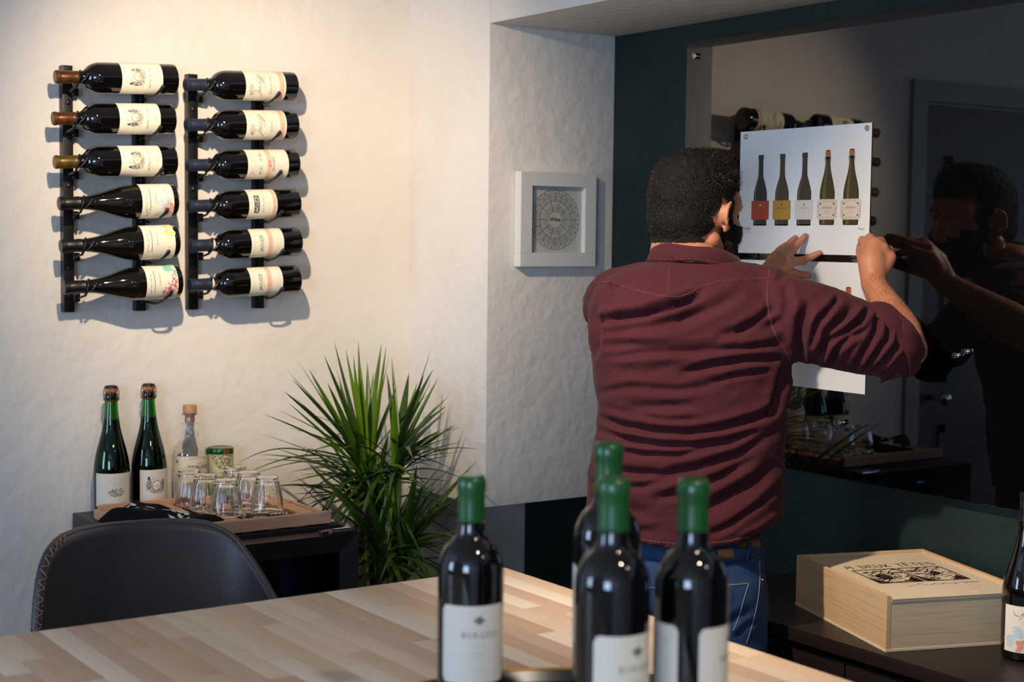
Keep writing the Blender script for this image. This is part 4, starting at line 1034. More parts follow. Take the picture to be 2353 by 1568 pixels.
# ------------------------------------------------------------------ console under the board
CZ = .80; CXF = 2.105; CY0, CY1 = .35, 2.46
M_dk = mat('dark_stained_wood', '1c1512', .42, spec=.45, var=(10, '261c17', .3, .7), ani=(12, 1, 12), bump=(50, .15))
cs = empty('console', ((CXF+XB)/2, (CY0+CY1)/2, 0), 'long low console of dark stained wood under the glass board', 'cabinet')
G().box(CXF, XB-.014, CY0, CY1, CZ-.026, CZ, b=.0015).obj('top_board', M_dk, cs, world=True, auto=50)
G().box(CXF+.032, XB-.014, CY0+.012, CY1-.012, .08, CZ-.0262).obj('carcass', M_dk, cs, world=True)
G().box(CXF+.06, XB-.03, CY0+.03, CY1-.03, 0, .0798).obj('plinth', M_dk, cs, world=True)
edges_y = [CY0+.014, .875, 1.425, 1.973, CY1-.014]
for a, b in zip(edges_y[:-1], edges_y[1:]):
    a += .0022; b -= .0022
    d = G().box(CXF+.021, CXF+.0315, a, b, .09, CZ-.040, b=.001).obj('door', M_dk, cs, world=True, auto=50)
    fr_ = G(); 
    for (p0, p1, q0, q1) in ((a, a+.03, .09, CZ-.040), (b-.03, b, .09, CZ-.040), (a+.03, b-.03, CZ-.07, CZ-.040), (a+.03, b-.03, .09, .12)): fr_.box(CXF+.014, CXF+.0208, p0, p1, q0, q1)
    fr_.obj('door_frame', M_dk, d, world=True)
# wooden wine box
Bc = Vector((2.122, 1.878)); l1 = Vector((2.2445, 2.230))-Bc; L1 = l1.length; l1.normalize(); l2 = Vector((l1.y, -l1.x)); L2, HB = .290, .1035
M_pine = mat('pine_wood', 'd6b287', .6, var=(5, 'c59b6c', .5, .68), ani=(1.0, 1.0, 46), bump=(60, .15))
M_pine2 = mat('pine_pale', 'd6c3a4', .6, var=(5, 'c6ac88', .5, .68), ani=(1.0, 1.0, 60), bump=(60, .1))
M_ply = mat('poplar_ply', 'e3d2b6', .55, var=(5, 'd9c4a4', .4, .7))
M_plye = mat('ply_edge', '9a7a58', .7)
bx = empty('wooden_wine_box', (Bc.x, Bc.y, CZ+.0004), 'pale wooden wine box with a sliding lid and burnt lettering on the console', 'box', None, (0, 0, math.atan2(l2.y, l2.x)))
# local x along the front (l2), local y along the left side (l1)
T = .009
G().box(0, T, 0, L1, .005, HB, b=.0006).obj('side_panel', M_pine, bx)
G().box(L2-T, L2, 0, L1, .005, HB, b=.0006).obj('side_panel', M_pine, bx)
G().box(T, L2-T, .0005, T, .005, HB-.0112).obj('front_panel', M_pine2, bx)
G().box(T, L2-T, L1-T, L1, .005, HB, b=.0006).obj('back_panel', M_pine, bx)
G().box(-.001, L2+.001, -.001, L1+.001, 0, .0048, b=.0005).obj('base_panel', M_ply, bx)
lid = G().box(T+.0002, L2-T-.0002, -.0012, L1-T-.0003, HB-.0108, HB-.0055, b=.0003).obj('sliding_lid', M_ply, bx)
for yv in (HB-.0080,): G().box(T+.0004, L2-T-.0004, -.0016, -.0012, yv, yv+.0012).obj('ply_layer', M_plye, lid)
G().lathe([(.0105, .0001), (.0085, .0004), (.0001, .0007)], 20, Matrix.Translation((L2*.67, .022, HB-.0055))@Matrix.Diagonal((1, .6, 1, 1)), caps=False).obj('thumb_notch', mat('notch_pale', 'ead7b8', .5), lid)
M_burn = mat('burnt_mark', '2e1a10', .8)
p = Print(); rn = random.Random(9)
def hand(s, u, v, h, w):
    """angular hand lettering"""
    gl_ = {'A': [[(0, 0), (.15, .9), (.85, 1), (1, 0)], [(.1, .45), (1, .5)]], 'D': [[(0, 0), (0, 1), (.7, .85), (1, .4), (.6, 0), (0, 0)]], 'E': [[(1, 1), (0, 1), (0, 0), (1, 0)], [(0, .5), (.8, .5)]],
           'U': [[(0, 1), (0, .1), (.4, 0), (.9, .1), (1, 1)]], 'X': [[(0, 0), (1, 1)], [(0, 1), (1, 0)]], 'T': [[(0, 1), (1, 1)], [(.5, 1), (.5, 0)]], 'S': [[(1, 1), (0, .9), (.1, .55), (1, .45), (.9, 0), (0, 0)]],
           '^': [[(0, 1), (1, 1)], [(0, 1), (0, 0), (1, 0)], [(0, .5), (.8, .5)], [(.2, 1.25), (.5, 1.5), (.8, 1.25)]]}
    x = u
    for ch_ in s:
        if ch_ == ' ': x += w*.9; continue
        for st_ in gl_[ch_]: p.line([(x+a*w*.72+rn.uniform(-.0006, .0006), v+b*h) for a, b in st_], .0028, M_burn)
        x += w
hand('A DEUX T^TES', .052, .248, .023, .0168)
for u0 in (.052, .151):
    u1 = u0+.092; v0, v1 = .118, .232
    for q in ((u0, v0, u1, v0), (u0, v1, u1, v1)): p.line([(q[0], q[1]), (q[2], q[3])], .0042, M_burn)
    for q in ((u0, v0, u0, v1), (u1, v0, u1, v1)): p.line([(q[0], q[1]), (q[2], q[3])], .0036, M_burn)
    p.poly([(u0, v0), (u0+.022, v0+.004), (u0+.010, v0+.030), (u0, v0+.055)], M_burn, 2); p.poly([(u1, v0), (u1-.03, v0+.006), (u1-.006, v0+.04)], M_burn, 2)
    p.disc(u0+.036, v0+.052, .016, .022, M_burn, 2, 12) if u0 < .1 else p.disc(u0+.055, v0+.062, .009, .012, M_burn, 2, 9)
    for _ in range(75):
        x, y = rn.uniform(u0+.004, u1-.012), rn.uniform(v0+.006, v1-.006); l = rn.uniform(.010, .030); t = rn.gauss(.25, .5)
        q = crom([(x, y), (x+l*.4*math.cos(t), y+l*.4*math.sin(t)+rn.uniform(-.004, .004)), (x+l*math.cos(t), y+l*math.sin(t))], 3)
        q = [(min(max(a, u0+.002), u1-.002), min(max(b, v0+.002), v1-.002)) for a, b in q]; p.line(q, rn.uniform(.0012, .0036), M_burn, 2, True)
q = [(.118+i*.0045, .092+rn.uniform(-.007, .007)+.004*math.sin(i*1.1)) for i in range(30)]; p.line(q, .0014, M_burn)
p.line([(.085, .080), (.105, .090), (.118, .092)], .0008, M_burn); p.line([(.215+i*.004, .094+(-1)**i*.008) for i in range(7)], .0010, M_burn)
p.plane('burnt_lettering', Matrix.Translation((0, 0, HB-.0054)), lid, .00012)
# bottle at the right edge on the console
cb = b_burg(None, None, 0, 'dark slender bottle with red brushstroke label standing on the console at the right edge')
cb['group'] = None; del cb['group']; cb.location = (2.312, 1.722, CZ+.0004); cb.rotation_euler = (0, 0, math.radians(-20)); cb['group'] = 'red brushstroke bottles'

# ------------------------------------------------------------------ the man
er = Vector((math.sin(YAW), -math.cos(YAW), 0)); ef = Vector((math.cos(YAW), math.sin(YAW), 0)); UZ = Vector((0, 0, 1))
def P3(x, y, d): return at(x, y, d=d)
def remesh(o, vox, smooth=0):
    md = o.modifiers.new('r', 'REMESH'); md.mode = 'VOXEL'; md.voxel_size = vox; md.use_smooth_shade = True
    dg = bpy.context.evaluated_depsgraph_get(); dg.update()
    me = bpy.data.meshes.new_from_object(o.evaluated_get(dg)); old = o.data; mats = list(old.materials)
    o.modifiers.clear(); o.data = me; bpy.data.meshes.remove(old)
    if not me.materials:
        for m in mats: me.materials.append(m)
    if smooth: lap(me, smooth)
    me.polygons.foreach_set('use_smooth', [True]*len(me.polygons)); return o
def lap(me, it, mask=None, lam=.5):
    n = len(me.vertices); co = np.empty(n*3); me.vertices.foreach_get('co', co); co = co.reshape(-1, 3)
    e = np.empty(len(me.edges)*2, int); me.edges.foreach_get('vertices', e); e = e.reshape(-1, 2)
    deg = np.bincount(e.ravel(), minlength=n)[:, None]
    for _ in range(it):
        s = np.zeros_like(co)
        for k in range(3): s[:, k] = np.bincount(e[:, 0], co[e[:, 1], k], n)+np.bincount(e[:, 1], co[e[:, 0], k], n)
        new = co+lam*(s/np.maximum(deg, 1)-co)
        co = new if mask is None else np.where(mask[:, None], new, co)
    me.vertices.foreach_set('co', co.ravel()); me.update()
def getco(me):
    co = np.empty(len(me.vertices)*3); me.vertices.foreach_get('co', co); return co.reshape(-1, 3)
def getno(me):
    no = np.empty(len(me.vertices)*3); me.vertex_normals.foreach_get('vector', no); return no.reshape(-1, 3)
def smin(v, a, b): return np.clip((v-a)/(b-a), 0, 1)**2*(3-2*np.clip((v-a)/(b-a), 0, 1))
person = empty('person', (2.0, 2.28, 0), 'bearded man in maroon shirt and jeans, back turned, pressing a poster to the board', 'person')
# head frame
HC_ = P3(1595, 489, 3.10); fa = math.radians(9); hf = Vector((math.cos(fa), math.sin(fa), -.10)).normalized(); hr = hf.cross(UZ).normalized(); hu = hr.cross(hf)
HR = Matrix((hf, hr, hu)).transposed()   # columns: forward, right, up
def hp(f, r, u): return HC_+hf*f+hr*r+hu*u
b = G()
b.ell(hp(-.012, 0, .026), (.098, .0775, .093), HR, 40, 24)
b.ell(hp(-.025, 0, -.015), (.082, .070, .080), HR, 36, 20)
b.ell(hp(.030, 0, -.032), (.070, .060, .088), HR, 32, 20)
b.ell(hp(.045, 0, -.088), (.046, .045, .032), HR, 24, 14)
for s_ in (-1, 1):
    b.caps([hp(-.01, s_*.060, -.055), hp(.035, s_*.048, -.092), hp(.078, s_*.012, -.102)], [.018, .017, .017], 12)
    b.ell(hp(.055, s_*.044, -.030), (.036, .024, .036), HR, 24, 14); b.ell(hp(.060, s_*.036, .026), (.034, .026, .034), HR, 24, 14); b.ell(hp(.040, s_*.046, -.070), (.034, .020, .032), HR, 24, 14)
    b.caps([hp(.089, s_*.040, .020), hp(.098, s_*.016, .018)], [.010, .009], 10)
    b.caps([hp(.094, s_*.022, -.069), hp(.101, 0, -.067)], [.006, .0075], 10)
    b.caps([hp(.093, s_*.020, -.078), hp(.099, 0, -.080)], [.0065, .0085], 10)
    # ear
    E0 = lambda f, u, o_=0: hp(f-.004, s_*(.078+o_), u-.004)
    arc = [E0(.010+.006*math.cos(t)*0+(-.017)*math.sin(t), -.001+.0255*math.cos(t), .010+.006*math.sin(t)) for t in [PI*.02+PI*1.0*i/12 for i in range(13)]]
    b.caps([E0(.014, .010, 0)]+arc+[E0(.010, -.029, .004)], [.0042]*15, 8)
    b.caps([E0(-.001+(-.009)*math.sin(t), .001+.015*math.cos(t), .006) for t in [PI*.1+PI*.9*i/7 for i in range(8)]], .0035, 8)
    b.ell(E0(.006, -.030, .004), (.0070, .0045, .008), HR, 14, 10)
    b.ell(E0(.001, -.002, -.002), (.014, .005, .0235), HR, 18, 12)
    b.ell(E0(.014, -.008, .003), (.004, .004, .006), HR, 12, 8)
    b.ell(hp(-.010, s_*.066, .0), (.03, .012, .035), HR, 18, 12)
b.caps([hp(.094, 0, .010), hp(.104, 0, -.016), hp(.112, 0, -.032)], [.0075, .009, .0120], 12)
for s_ in (-1, 1): b.ell(hp(.102, s_*.012, -.037), (.010, .007, .007), HR, 14, 10)
# neck and trunk
NB = P3(1590, 640, 3.02)
b.caps([hp(-.030, 0, -.050), hp(-.045, 0, -.115), NB+Vector((0, 0, .02)), NB+Vector((0, 0, -.06))], [.060, .0575, .060, .066], 28)
SH = {1: P3(1768, 700, 2.985), -1: P3(1425, 700, 3.07)}
CH = (SH[1]+SH[-1])/2
trunk = [(1590, 690, 3.03, .150, .085), (1588, 760, 3.01, .160, .094), (1588, 860, 3.00, .158, .096), (1585, 960, 2.99, .150, .092), (1580, 1060, 2.98, .148, .090), (1578, 1160, 2.97, .140, .090), (1578, 1260, 2.97, .138, .092), (1578, 1340, 2.97, .135, .09)]
sx_ = Vector((.64, -.77, 0)).normalized()      # shoulder line, left to right
sy_ = Vector((.77, .64, 0)).normalized()
def ring(c, a, bb, ux, uy, n=40, p=1.0, tilt=0):
    return [c+ux*(a*math.copysign(abs(math.cos(t))**p, math.cos(t)))+uy*(bb*math.copysign(abs(math.sin(t))**p, math.sin(t)))+UZ*(tilt*math.cos(t)) for t in [2*PI*i/n for i in range(n)]]
b.loft([ring(P3(x, y, d), a*.96, bb*.95, er, ef) for x, y, d, a, bb in trunk])
b.caps([SH[-1]*.8+CH*.2-UZ*.01, CH+Vector((0, 0, .02)), SH[1]*.8+CH*.2-UZ*.01], [.052, .066, .052], 20)
# arms
RE, RW = P3(2078, 792, 2.955), P3(2008, 652, 3.135)
LE, LW = P3(1500, 860, 3.22), P3(1757, 636, 3.335)
b.caps([SH[1]-UZ*.01, SH[1]*.5+RE*.5, RE], [.050, .050, .041], 20)
b.caps([SH[-1]-UZ*.01, SH[-1]*.5+LE*.5, LE], [.050, .048, .038], 20)
for E_, W_, sg in ((RE, RW, 1), (LE, LW, -1)):
    d = (W_-E_); b.caps(crom([tuple(E_)+(.040,), tuple(E_+d*.22)+(.0445,), tuple(E_+d*.55)+(.036,), tuple(E_+d*.85)+(.0275,), tuple(W_)+(.0262,)], 4) and [Vector(q[:3]) for q in crom([tuple(E_)+(.040,), tuple(E_+d*.22)+(.0445,), tuple(E_+d*.55)+(.036,), tuple(E_+d*.85)+(.0275,), tuple(W_)+(.0262,)], 4)], [float(q[3]) for q in crom([tuple(E_)+(.040,), tuple(E_+d*.22)+(.0445,), tuple(E_+d*.55)+(.036,), tuple(E_+d*.85)+(.0275,), tuple(W_)+(.0262,)], 4)], 20)
b.ell(RE+Vector((.006, -.006, -.010)), (.036, .036, .036))
# right fist on the poster's lower right edge
XP = BX-.0012
def fx(px, py, x): return at(px, py, X=x)
knk = [fx(1990, 562, 2.432), fx(2010, 560, 2.425), fx(2031, 572, 2.425), fx(2047, 592, 2.430)]
b.caps([RW, (RW+knk[1])/2+Vector((-.004, 0, 0)), knk[1]+(RW-knk[1])*.12], [.0262, .031, .024], 16)
for i, k in enumerate(knk):
    b.caps([RW+(k-RW)*.25, k+(RW-k)*.3, k], [.016, .0155, .0125], 12)
pip = [fx(1981, 552, 2.466), fx(1999, 545, 2.464), fx(2024, 553, 2.462), fx(2044, 574, 2.462)]
dip = [fx(1980, 566, 2.480), fx(1996, 561, 2.480), fx(2015, 570, 2.480), fx(2032, 588, 2.479)]
tipp = [fx(1990, 580, 2.476), fx(2004, 577, 2.475), fx(2018, 586, 2.474), fx(2028, 601, 2.472)]
for i in range(4): b.caps([knk[i], pip[i], dip[i], tipp[i]], [.0118, .0100, .0085, .0078], 12)
b.caps([RW+(knk[0]-RW)*.25+Vector((.008, .006, 0)), fx(1984, 600, 2.452), fx(1977, 577, 2.470), fx(1976, 566, 2.478)], [.016, .0135, .0105, .0085], 12)
# left hand spread on the poster
lk = [fx(1822, 602, 2.430), fx(1808, 590, 2.425), fx(1796, 585, 2.428), fx(1784, 586, 2.434)]
for k in lk: b.caps([LW, LW+(k-LW)*.55, k], [.021, .0155, .0118], 14)
b.ell((LW+lk[1]+lk[2]*1.0)/3+Vector((0, 0, 0)), (.022, .030, .026))
b.caps([lk[0], fx(1845, 598, 2.458), fx(1866, 590, 2.474), fx(1884, 581, 2.4835)], [.0112, .0095, .0086, .0070], 12)
b.caps([lk[1], fx(1825, 571, 2.456), fx(1838, 556, 2.473), fx(1851, 541, 2.4835)], [.0112, .0095, .0086, .0070], 12)
b.caps([lk[2], fx(1808, 568, 2.458), fx(1817, 556, 2.474), fx(1828, 546, 2.4835)], [.0108, .0092, .0084, .0070], 12)
b.caps([lk[3], fx(1789, 576, 2.458), fx(1797, 568, 2.473), fx(1807, 561, 2.4835)], [.0102, .0085, .0076, .0064], 12)
b.caps([LW+(lk[0]-LW)*.25, fx(1812, 626, 2.436), fx(1836, 632, 2.462), fx(1858, 633, 2.4825)], [.019, .0145, .0110, .0085], 12)
# hips and legs inside the jeans
HIP = {1: P3(1655, 1345, 2.955), -1: P3(1500, 1345, 3.02)}
foot = {1: Vector((HIP[1].x-.01, HIP[1].y-.03, 0)), -1: Vector((HIP[-1].x-.02, HIP[-1].y+.07, 0))}
for s_ in (-1, 1):
    H, F_ = HIP[s_], foot[s_]; K = H*.5+F_*.5; K = Vector((K.x, K.y, H.z*.5+.01))+sy_*.012
    b.caps([H, H*.5+K*.5, K, Vector((F_.x, F_.y, .30)), Vector((F_.x, F_.y, .09))], [.086, .070, .052, .050, .034], 18)
body = b.obj('body', None, person, world=True)
M_skin = mat('skin', 'b5795a', .48, spec=.4, sub=.12, bump=(220, .25, 3, .002), var=(18, 'a8664a', .4, .75))
body.data.materials.append(M_skin)
remesh(body, .0034, 3)
pinv = Vector(person.location)
# eyes
for s_ in (-1, 1):
    G().ell(hp(.074, s_*.030, .004), (.0118, .0118, .0118), HR, 20, 14).obj('eye', mat('eye_white', 'd8d2c8', .2), person, world=True, smooth=True)
def head_coords(co):  # world -> head frame
    d = co-np.array(HC_); return d@np.array(hf), d@np.array(hr), d@np.array(hu)
# hair and beard: shells grown from the head surface plus strands
wco = getco(body.data)+np.array(pinv); wno = getno(body.data)
tri = [tuple(p.vertices) for p in body.data.polygons]; tv = np.array([t[0] for t in tri])
f_, r_, u_ = head_coords(wco)
near = (f_**2+r_**2+u_**2 < .16**2)&(u_ > -.16)
def hairmask(f, r, u):
    e1 = (f+.012)**2/.098**2+r**2/.0775**2+(u-.026)**2/.093**2; e2 = (f+.025)**2/.082**2+r**2/.070**2+(u+.015)**2/.080**2
    ear = (np.minimum(e1, e2) > 1.09)&(np.abs(r) > .058)&(np.abs(f) < .040)&(u > -.065)&(u < .036)
    low = np.interp(f, [-.12, -.06, -.035, -.020, -.010, .004, .030, .036, .060, .10], [-.076, -.066, -.050, -.036, .030, .026, -.015, .040, .052, .066])
    return (u > low)&(~ear)&(f < .088)&~((f > .045)&(np.abs(r) > .052)&(u < .060))
def beardmask(f, r, u):
    m = (f > .018)&(u < -.018-.55*(f-.018)*0)&(u > -.150)
    m &= ~((f > .030)&(u > -.042)&(np.abs(r) < .050)&(u > -.034-.30*(.085-f)))
    m &= ~((np.abs(r) < .018)&(f > .085)&(u > -.083)&(u < -.064))
    m &= ~((f > .100)&(u > -.052))
    side = (f > .012)&(f <= .048)&(u < .034)&(u > -.085)&(np.abs(r) > .050)&~((np.abs(r) > .068)&(f < .026))
    return m&(f+.6*(u+.15) > .03)|side
def shell(name, mask, off, m, seed, fuzz):
    idx = [p for p in body.data.polygons if all(near[v] and mask[v] for v in p.vertices)]
    vs = sorted({v for p in idx for v in p.vertices}); mp = {v: i for i, v in enumerate(vs)}
    V = []
    for v in vs:
        P = Vector(wco[v]); n = Vector(wno[v]); o_ = off(f_[v], r_[v], u_[v])*(1+fuzz*noise.noise(P*95+Vector((seed, 0, 0)))+fuzz*.7*noise.noise(P*240)); V.append(P+n*o_)
    return mk(name, V, [tuple(mp[v] for v in p.vertices) for p in idx], m, person, True, True), idx
M_hair = mat('dark_hair', '14100d', .75, spec=.2, bump=(500, .5, 2, .003))
M_hair2 = mat('dark_brown_hair', '40342a', .5, spec=.4); M_grey = mat('grey_hair', '6e645a', .5, spec=.4)
hm = hairmask(f_, r_, u_)
def hoff(f, r, u):
    top = float(smin(np.array(u), .045, .095)); fr = float(smin(np.array(f), -.03, .06))
    nape = float(smin(np.array(-u), .02, .10)); return .0026+.012*top*(.5+.5*fr)-.0018*nape
hair, hidx = shell('hair', hm, hoff, M_hair, 1, .35)
bm_ = beardmask(f_, r_, u_)
beard, bidx = shell('beard', bm_, lambda f, r, u: .0022+.009*float(smin(np.array(-u), .03, .10))*float(smin(np.array(f), .0, .05)), M_hair, 4, .45)
def strands(name, idx, n, Lf, wf, flow, mats, seed, wts, parent):
    rn = random.Random(seed); V = []; F = []; M_ = []
    ws = [wts(p) for p in idx]; ch = rn.choices(idx, ws, k=n)
    for p in ch:
        vs = [Vector(wco[v]) for v in p.vertices]; a = rn.random(); c = rn.random()
        P = vs[0].lerp(vs[1], a).lerp(vs[-1].lerp(vs[2], a) if len(vs) > 3 else vs[-1], c)
        v0 = p.vertices[0]; nn = Vector(wno[v0]); f, r, u = f_[v0], r_[v0], u_[v0]
        L = Lf(f, r, u)*rn.uniform(.6, 1.25); D = (nn*.55+flow(f, r, u, rn)).normalized()
        D2 = (D+flow(f, r, u, rn)*.6+Vector((rn.gauss(0, .25), rn.gauss(0, .25), rn.gauss(0, .25)))).normalized()
        w = wf*rn.uniform(.7, 1.3); s = D.cross(Vector((rn.gauss(0, 1), rn.gauss(0, 1), rn.gauss(0, 1)))).normalized(); q = D.cross(s)
        P1 = P+D*L*.5; P2 = P1+D2*L*.5; k = len(V)
        for B_, ww in ((P, w), (P1, w*.8)):
            for t in range(3): V.append(B_+s*ww*math.cos(t*2.094)+q*ww*math.sin(t*2.094))
        V.append(P2)
        F += [(k, k+1, k+4, k+3), (k+1, k+2, k+5, k+4), (k+2, k, k+3, k+5), (k+3, k+4, k+6), (k+4, k+5, k+6), (k+5, k+3, k+6)]
        mi_ = rn.choices(range(len(mats)), [.42, .50, .08])[0] if len(mats) == 3 else 0; M_ += [mi_]*6
    o = mk(name, V, F, mats, parent, True, True, M_); o['kind'] = 'stuff'; return o
def hflow(f, r, u, rn):
    top = float(smin(np.array(u), .04, .09)); fr = float(smin(np.array(f), -.02, .06))
    return Vector(hf)*(.7*top-.1)+Vector(hu)*(-.8*(1-top)+.9*top*fr)+Vector((rn.gauss(0, .22), rn.gauss(0, .22), rn.gauss(0, .22)))
def hlen(f, r, u):
    top = float(smin(np.array(u), .035, .09)); fr = float(smin(np.array(f), -.05, .055)); nape = float(smin(np.array(-u), .0, .085))
    return .0068+.006*top+.022*top*fr-.0036*nape
strands('hair_strands', hidx, 34000, hlen, .00046, hflow, [M_hair, M_hair2, M_grey], 2, lambda p: .25 if ((f_[p.vertices[0]]+.085)**2+(r_[p.vertices[0]]-.0)**2+(u_[p.vertices[0]]-.075)**2 < .022**2) else 1, hair)
strands('beard_strands', bidx, 5500, lambda f, r, u: .009+.010*float(smin(np.array(-u), .03, .11)), .00036, lambda f, r, u, rn: -Vector(hu)*.9+Vector(hf)*.25+Vector((rn.gauss(0, .25), rn.gauss(0, .25), rn.gauss(0, .25))), [M_hair, M_hair2, M_grey], 3, lambda p: 1, beard)
# eyebrows
for s_ in (-1, 1):
    g = G()
    for i in range(60):
        t = random.random(); B_ = hp(.096-.010*t, s_*(.018+.028*t), .022+.006*math.sin(t*PI)+random.uniform(-.003, .003)); g.tube([B_, B_+hr*s_*.008+hf*.004+hu*random.uniform(-.002, .003)], [.0005, .0002], 4)
    g.obj('eyebrow', M_hair, person, world=True)
# arm hair
def dist_seg(co, A, B):
    A, B = np.array(A), np.array(B); d = B-A; t = np.clip(((co-A)@d)/(d@d), 0, 1); return np.linalg.norm(co-(A+t[:, None]*d), axis=1), t
ds, ts = dist_seg(wco, RE, RW)
aidx = [p for p in body.data.polygons if ds[p.vertices[0]] < .055 and .12 < ts[p.vertices[0]] < 1.0 and wno[p.vertices[0]] is not None]
dv = (RW-RE).normalized()
strands('arm_hair', aidx, 1900, lambda f, r, u: .011, .00011, lambda f, r, u, rn: Vector(dv)*1.5+Vector((rn.gauss(0, .3), rn.gauss(0, .3), rn.gauss(0, .3))), [mat('arm_hair', '4a3322', .6)], 6, lambda p: 1, body)

# ---- shirt
g = G()
sil = [(1258, 1350, 1797, .122), (1215, 1345, 1799, .122), (1150, 1346, 1800, .120), (1080, 1351, 1802, .118), (1020, 1362, 1803, .116), (950, 1373, 1808, .116), (880, 1366, 1814, .120), (820, 1356, 1818, .124), (760, 1351, 1812, .124), (705, 1353, 1805, .118), (665, 1364, 1796, .104), (638, 1388, 1782, .090), (620, 1424, 1760, .078), (606, 1470, 1725, .066), (597, 1515, 1690, .055)]
def dep(y): return 2.965+.055*max(0, (1000-y)/400)**1.2+(.012*math.sin((y-700)/500*PI) if y > 700 else 0)
rings = []
for y, xl, xr, bb in sil:
    d = dep(y); A_, B_ = P3(xl, y, d), P3(xr, y, d); c = (A_+B_)/2; ux = (B_-A_)/2; a = ux.length; ux.normalize(); uy = UZ.cross(ux).normalized()
    rr = []
    for i in range(56):
        t = 2*PI*i/56; p_ = .86; rr.append(c+ux*(a*math.copysign(abs(math.cos(t))**p_, math.cos(t)))+uy*(bb*math.copysign(abs(math.sin(t))**p_, math.sin(t))))
    rings.append(rr)
g.loft(rings)
g.caps([P3(1425, 690, 3.045), P3(1480, 668, 3.03), P3(1590, 655, 3.02)], [.068, .058, .055], 24)
g.caps([P3(1785, 693, 2.99), P3(1720, 668, 3.01), P3(1600, 655, 3.02)], [.064, .056, .055], 24)
# right sleeve: centre line with radii (px, py, depth, r)
sl = crom([(1770, 715, 2.99, .074), (1835, 735, 2.98, .0800), (1900, 752, 2.97, .0770), (1965, 772, 2.96, .0715), (2020, 785, 2.955, .0680), (2056, 792, 2.957, .0665)], 5)
g.caps([P3(q[0], q[1], q[2]) for q in sl[:-1]], [float(q[3]) for q in sl[:-1]], 32)
# left sleeve reaching forward
LS = SH[-1]; ld = (LE-LS)
g.caps([LS, LS+ld*.35, LS+ld*.7, LE-ld*.05], [.075, .070, .064, .058], 24)
g.caps([LE, LE+(LW-LE)*.22], [.056, .052], 24)
shirt = g.obj('shirt', None, person, world=True)
M_shirt = mat('maroon_cotton', '461e24', .85, spec=.15, sheen=.04, bump=(900, .25, 2, .001), var=(6, '3f1a1f', .35, .7))
shirt.data.materials.append(M_shirt)
remesh(shirt, .0042, 8)
# cut the hem level and cut the sleeve end open is left closed by the arm; folds pushed along the normals
co = getco(shirt.data)+np.array(pinv); no = getno(shirt.data); px = proj(co)
dcam = (co-_o)@_v
def pl_dist(px, P):
    P = np.array(P, float); best = np.full(len(px), 1e9); bt = np.zeros(len(px)); sg = np.zeros(len(px)); L = len(P)-1
    for i in range(L):
        a, b2 = P[i], P[i+1]; d = b2-a; t = np.clip(((px-a)@d)/(d@d), 0, 1); q = a+t[:, None]*d; v = px-q; D = np.hypot(v[:, 0], v[:, 1])
        s = np.sign(d[0]*v[:, 1]-d[1]*v[:, 0]); m = D < best; best = np.where(m, D, best); bt = np.where(m, (i+t)/L, bt); sg = np.where(m, s, sg)
    return best*sg, bt
facing = -(no@_v)
fm = smin(facing, -.35, .25)
disp = np.zeros(len(co))
# (polyline in photo pixels, half width px, depth mm): valley with a crest on its upper side
torso_f = [([(1366, 742), (1420, 730), (1480, 722), (1540, 703), (1590, 688), (1615, 680)], 15, 11), ([(1375, 770), (1450, 752), (1560, 738), (1650, 700), (1710, 672)], 22, 5),
 ([(1790, 700), (1745, 735), (1700, 760), (1640, 775)], 16, 6), ([(1800, 735), (1750, 752), (1690, 765)], 12, 6), ([(1360, 800), (1430, 792), (1500, 798), (1600, 800), (1700, 788)], 12, 4.5),
 ([(1380, 822), (1480, 812), (1600, 810), (1700, 802), (1800, 790)], 10, 5), ([(1560, 860), (1640, 838), (1720, 826), (1800, 826)], 13, 6), ([(1620, 880), (1700, 862), (1770, 852)], 12, 4.5),
 ([(1370, 905), (1450, 890), (1560, 898), (1680, 880)], 16, 3.5), ([(1372, 958), (1420, 975), (1500, 990), (1580, 995), (1660, 985), (1740, 962), (1800, 930)], 13, 7), ([(1380, 935), (1450, 955), (1540, 968), (1640, 965)], 11, 4.5),
 ([(1368, 985), (1440, 1010), (1520, 1022), (1600, 1024), (1680, 1010), (1760, 985)], 12, 6), ([(1400, 1032), (1480, 1044), (1560, 1046), (1640, 1030), (1720, 1010)], 11, 5), ([(1360, 1065), (1430, 1085), (1520, 1092), (1600, 1078), (1690, 1050), (1790, 985)], 14, 6),
 ([(1352, 1110), (1400, 1120), (1480, 1118), (1560, 1098)], 12, 4.5), ([(1500, 1150), (1580, 1128), (1660, 1095), (1740, 1050)], 13, 5.5), ([(1560, 1200), (1640, 1165), (1720, 1118), (1790, 1060)], 15, 5.5), ([(1620, 1235), (1690, 1200), (1750, 1155), (1795, 1105)], 13, 5),
 ([(1352, 1150), (1420, 1170), (1500, 1185)], 14, 4), ([(1700, 1245), (1750, 1222), (1795, 1190)], 10, 4), ([(1352, 1205), (1420, 1220), (1520, 1222)], 12, 3), ([(1400, 850), (1480, 856), (1560, 842)], 12, 3), ([(1430, 940), (1500, 935), (1600, 930)], 14, 3),
 ([(1810, 830), (1790, 900), (1770, 960)], 16, 6), ([(1395, 640), (1410, 665), (1430, 648)], 8, 4), ([(1365, 700), (1372, 760), (1362, 830)], 12, 5)]
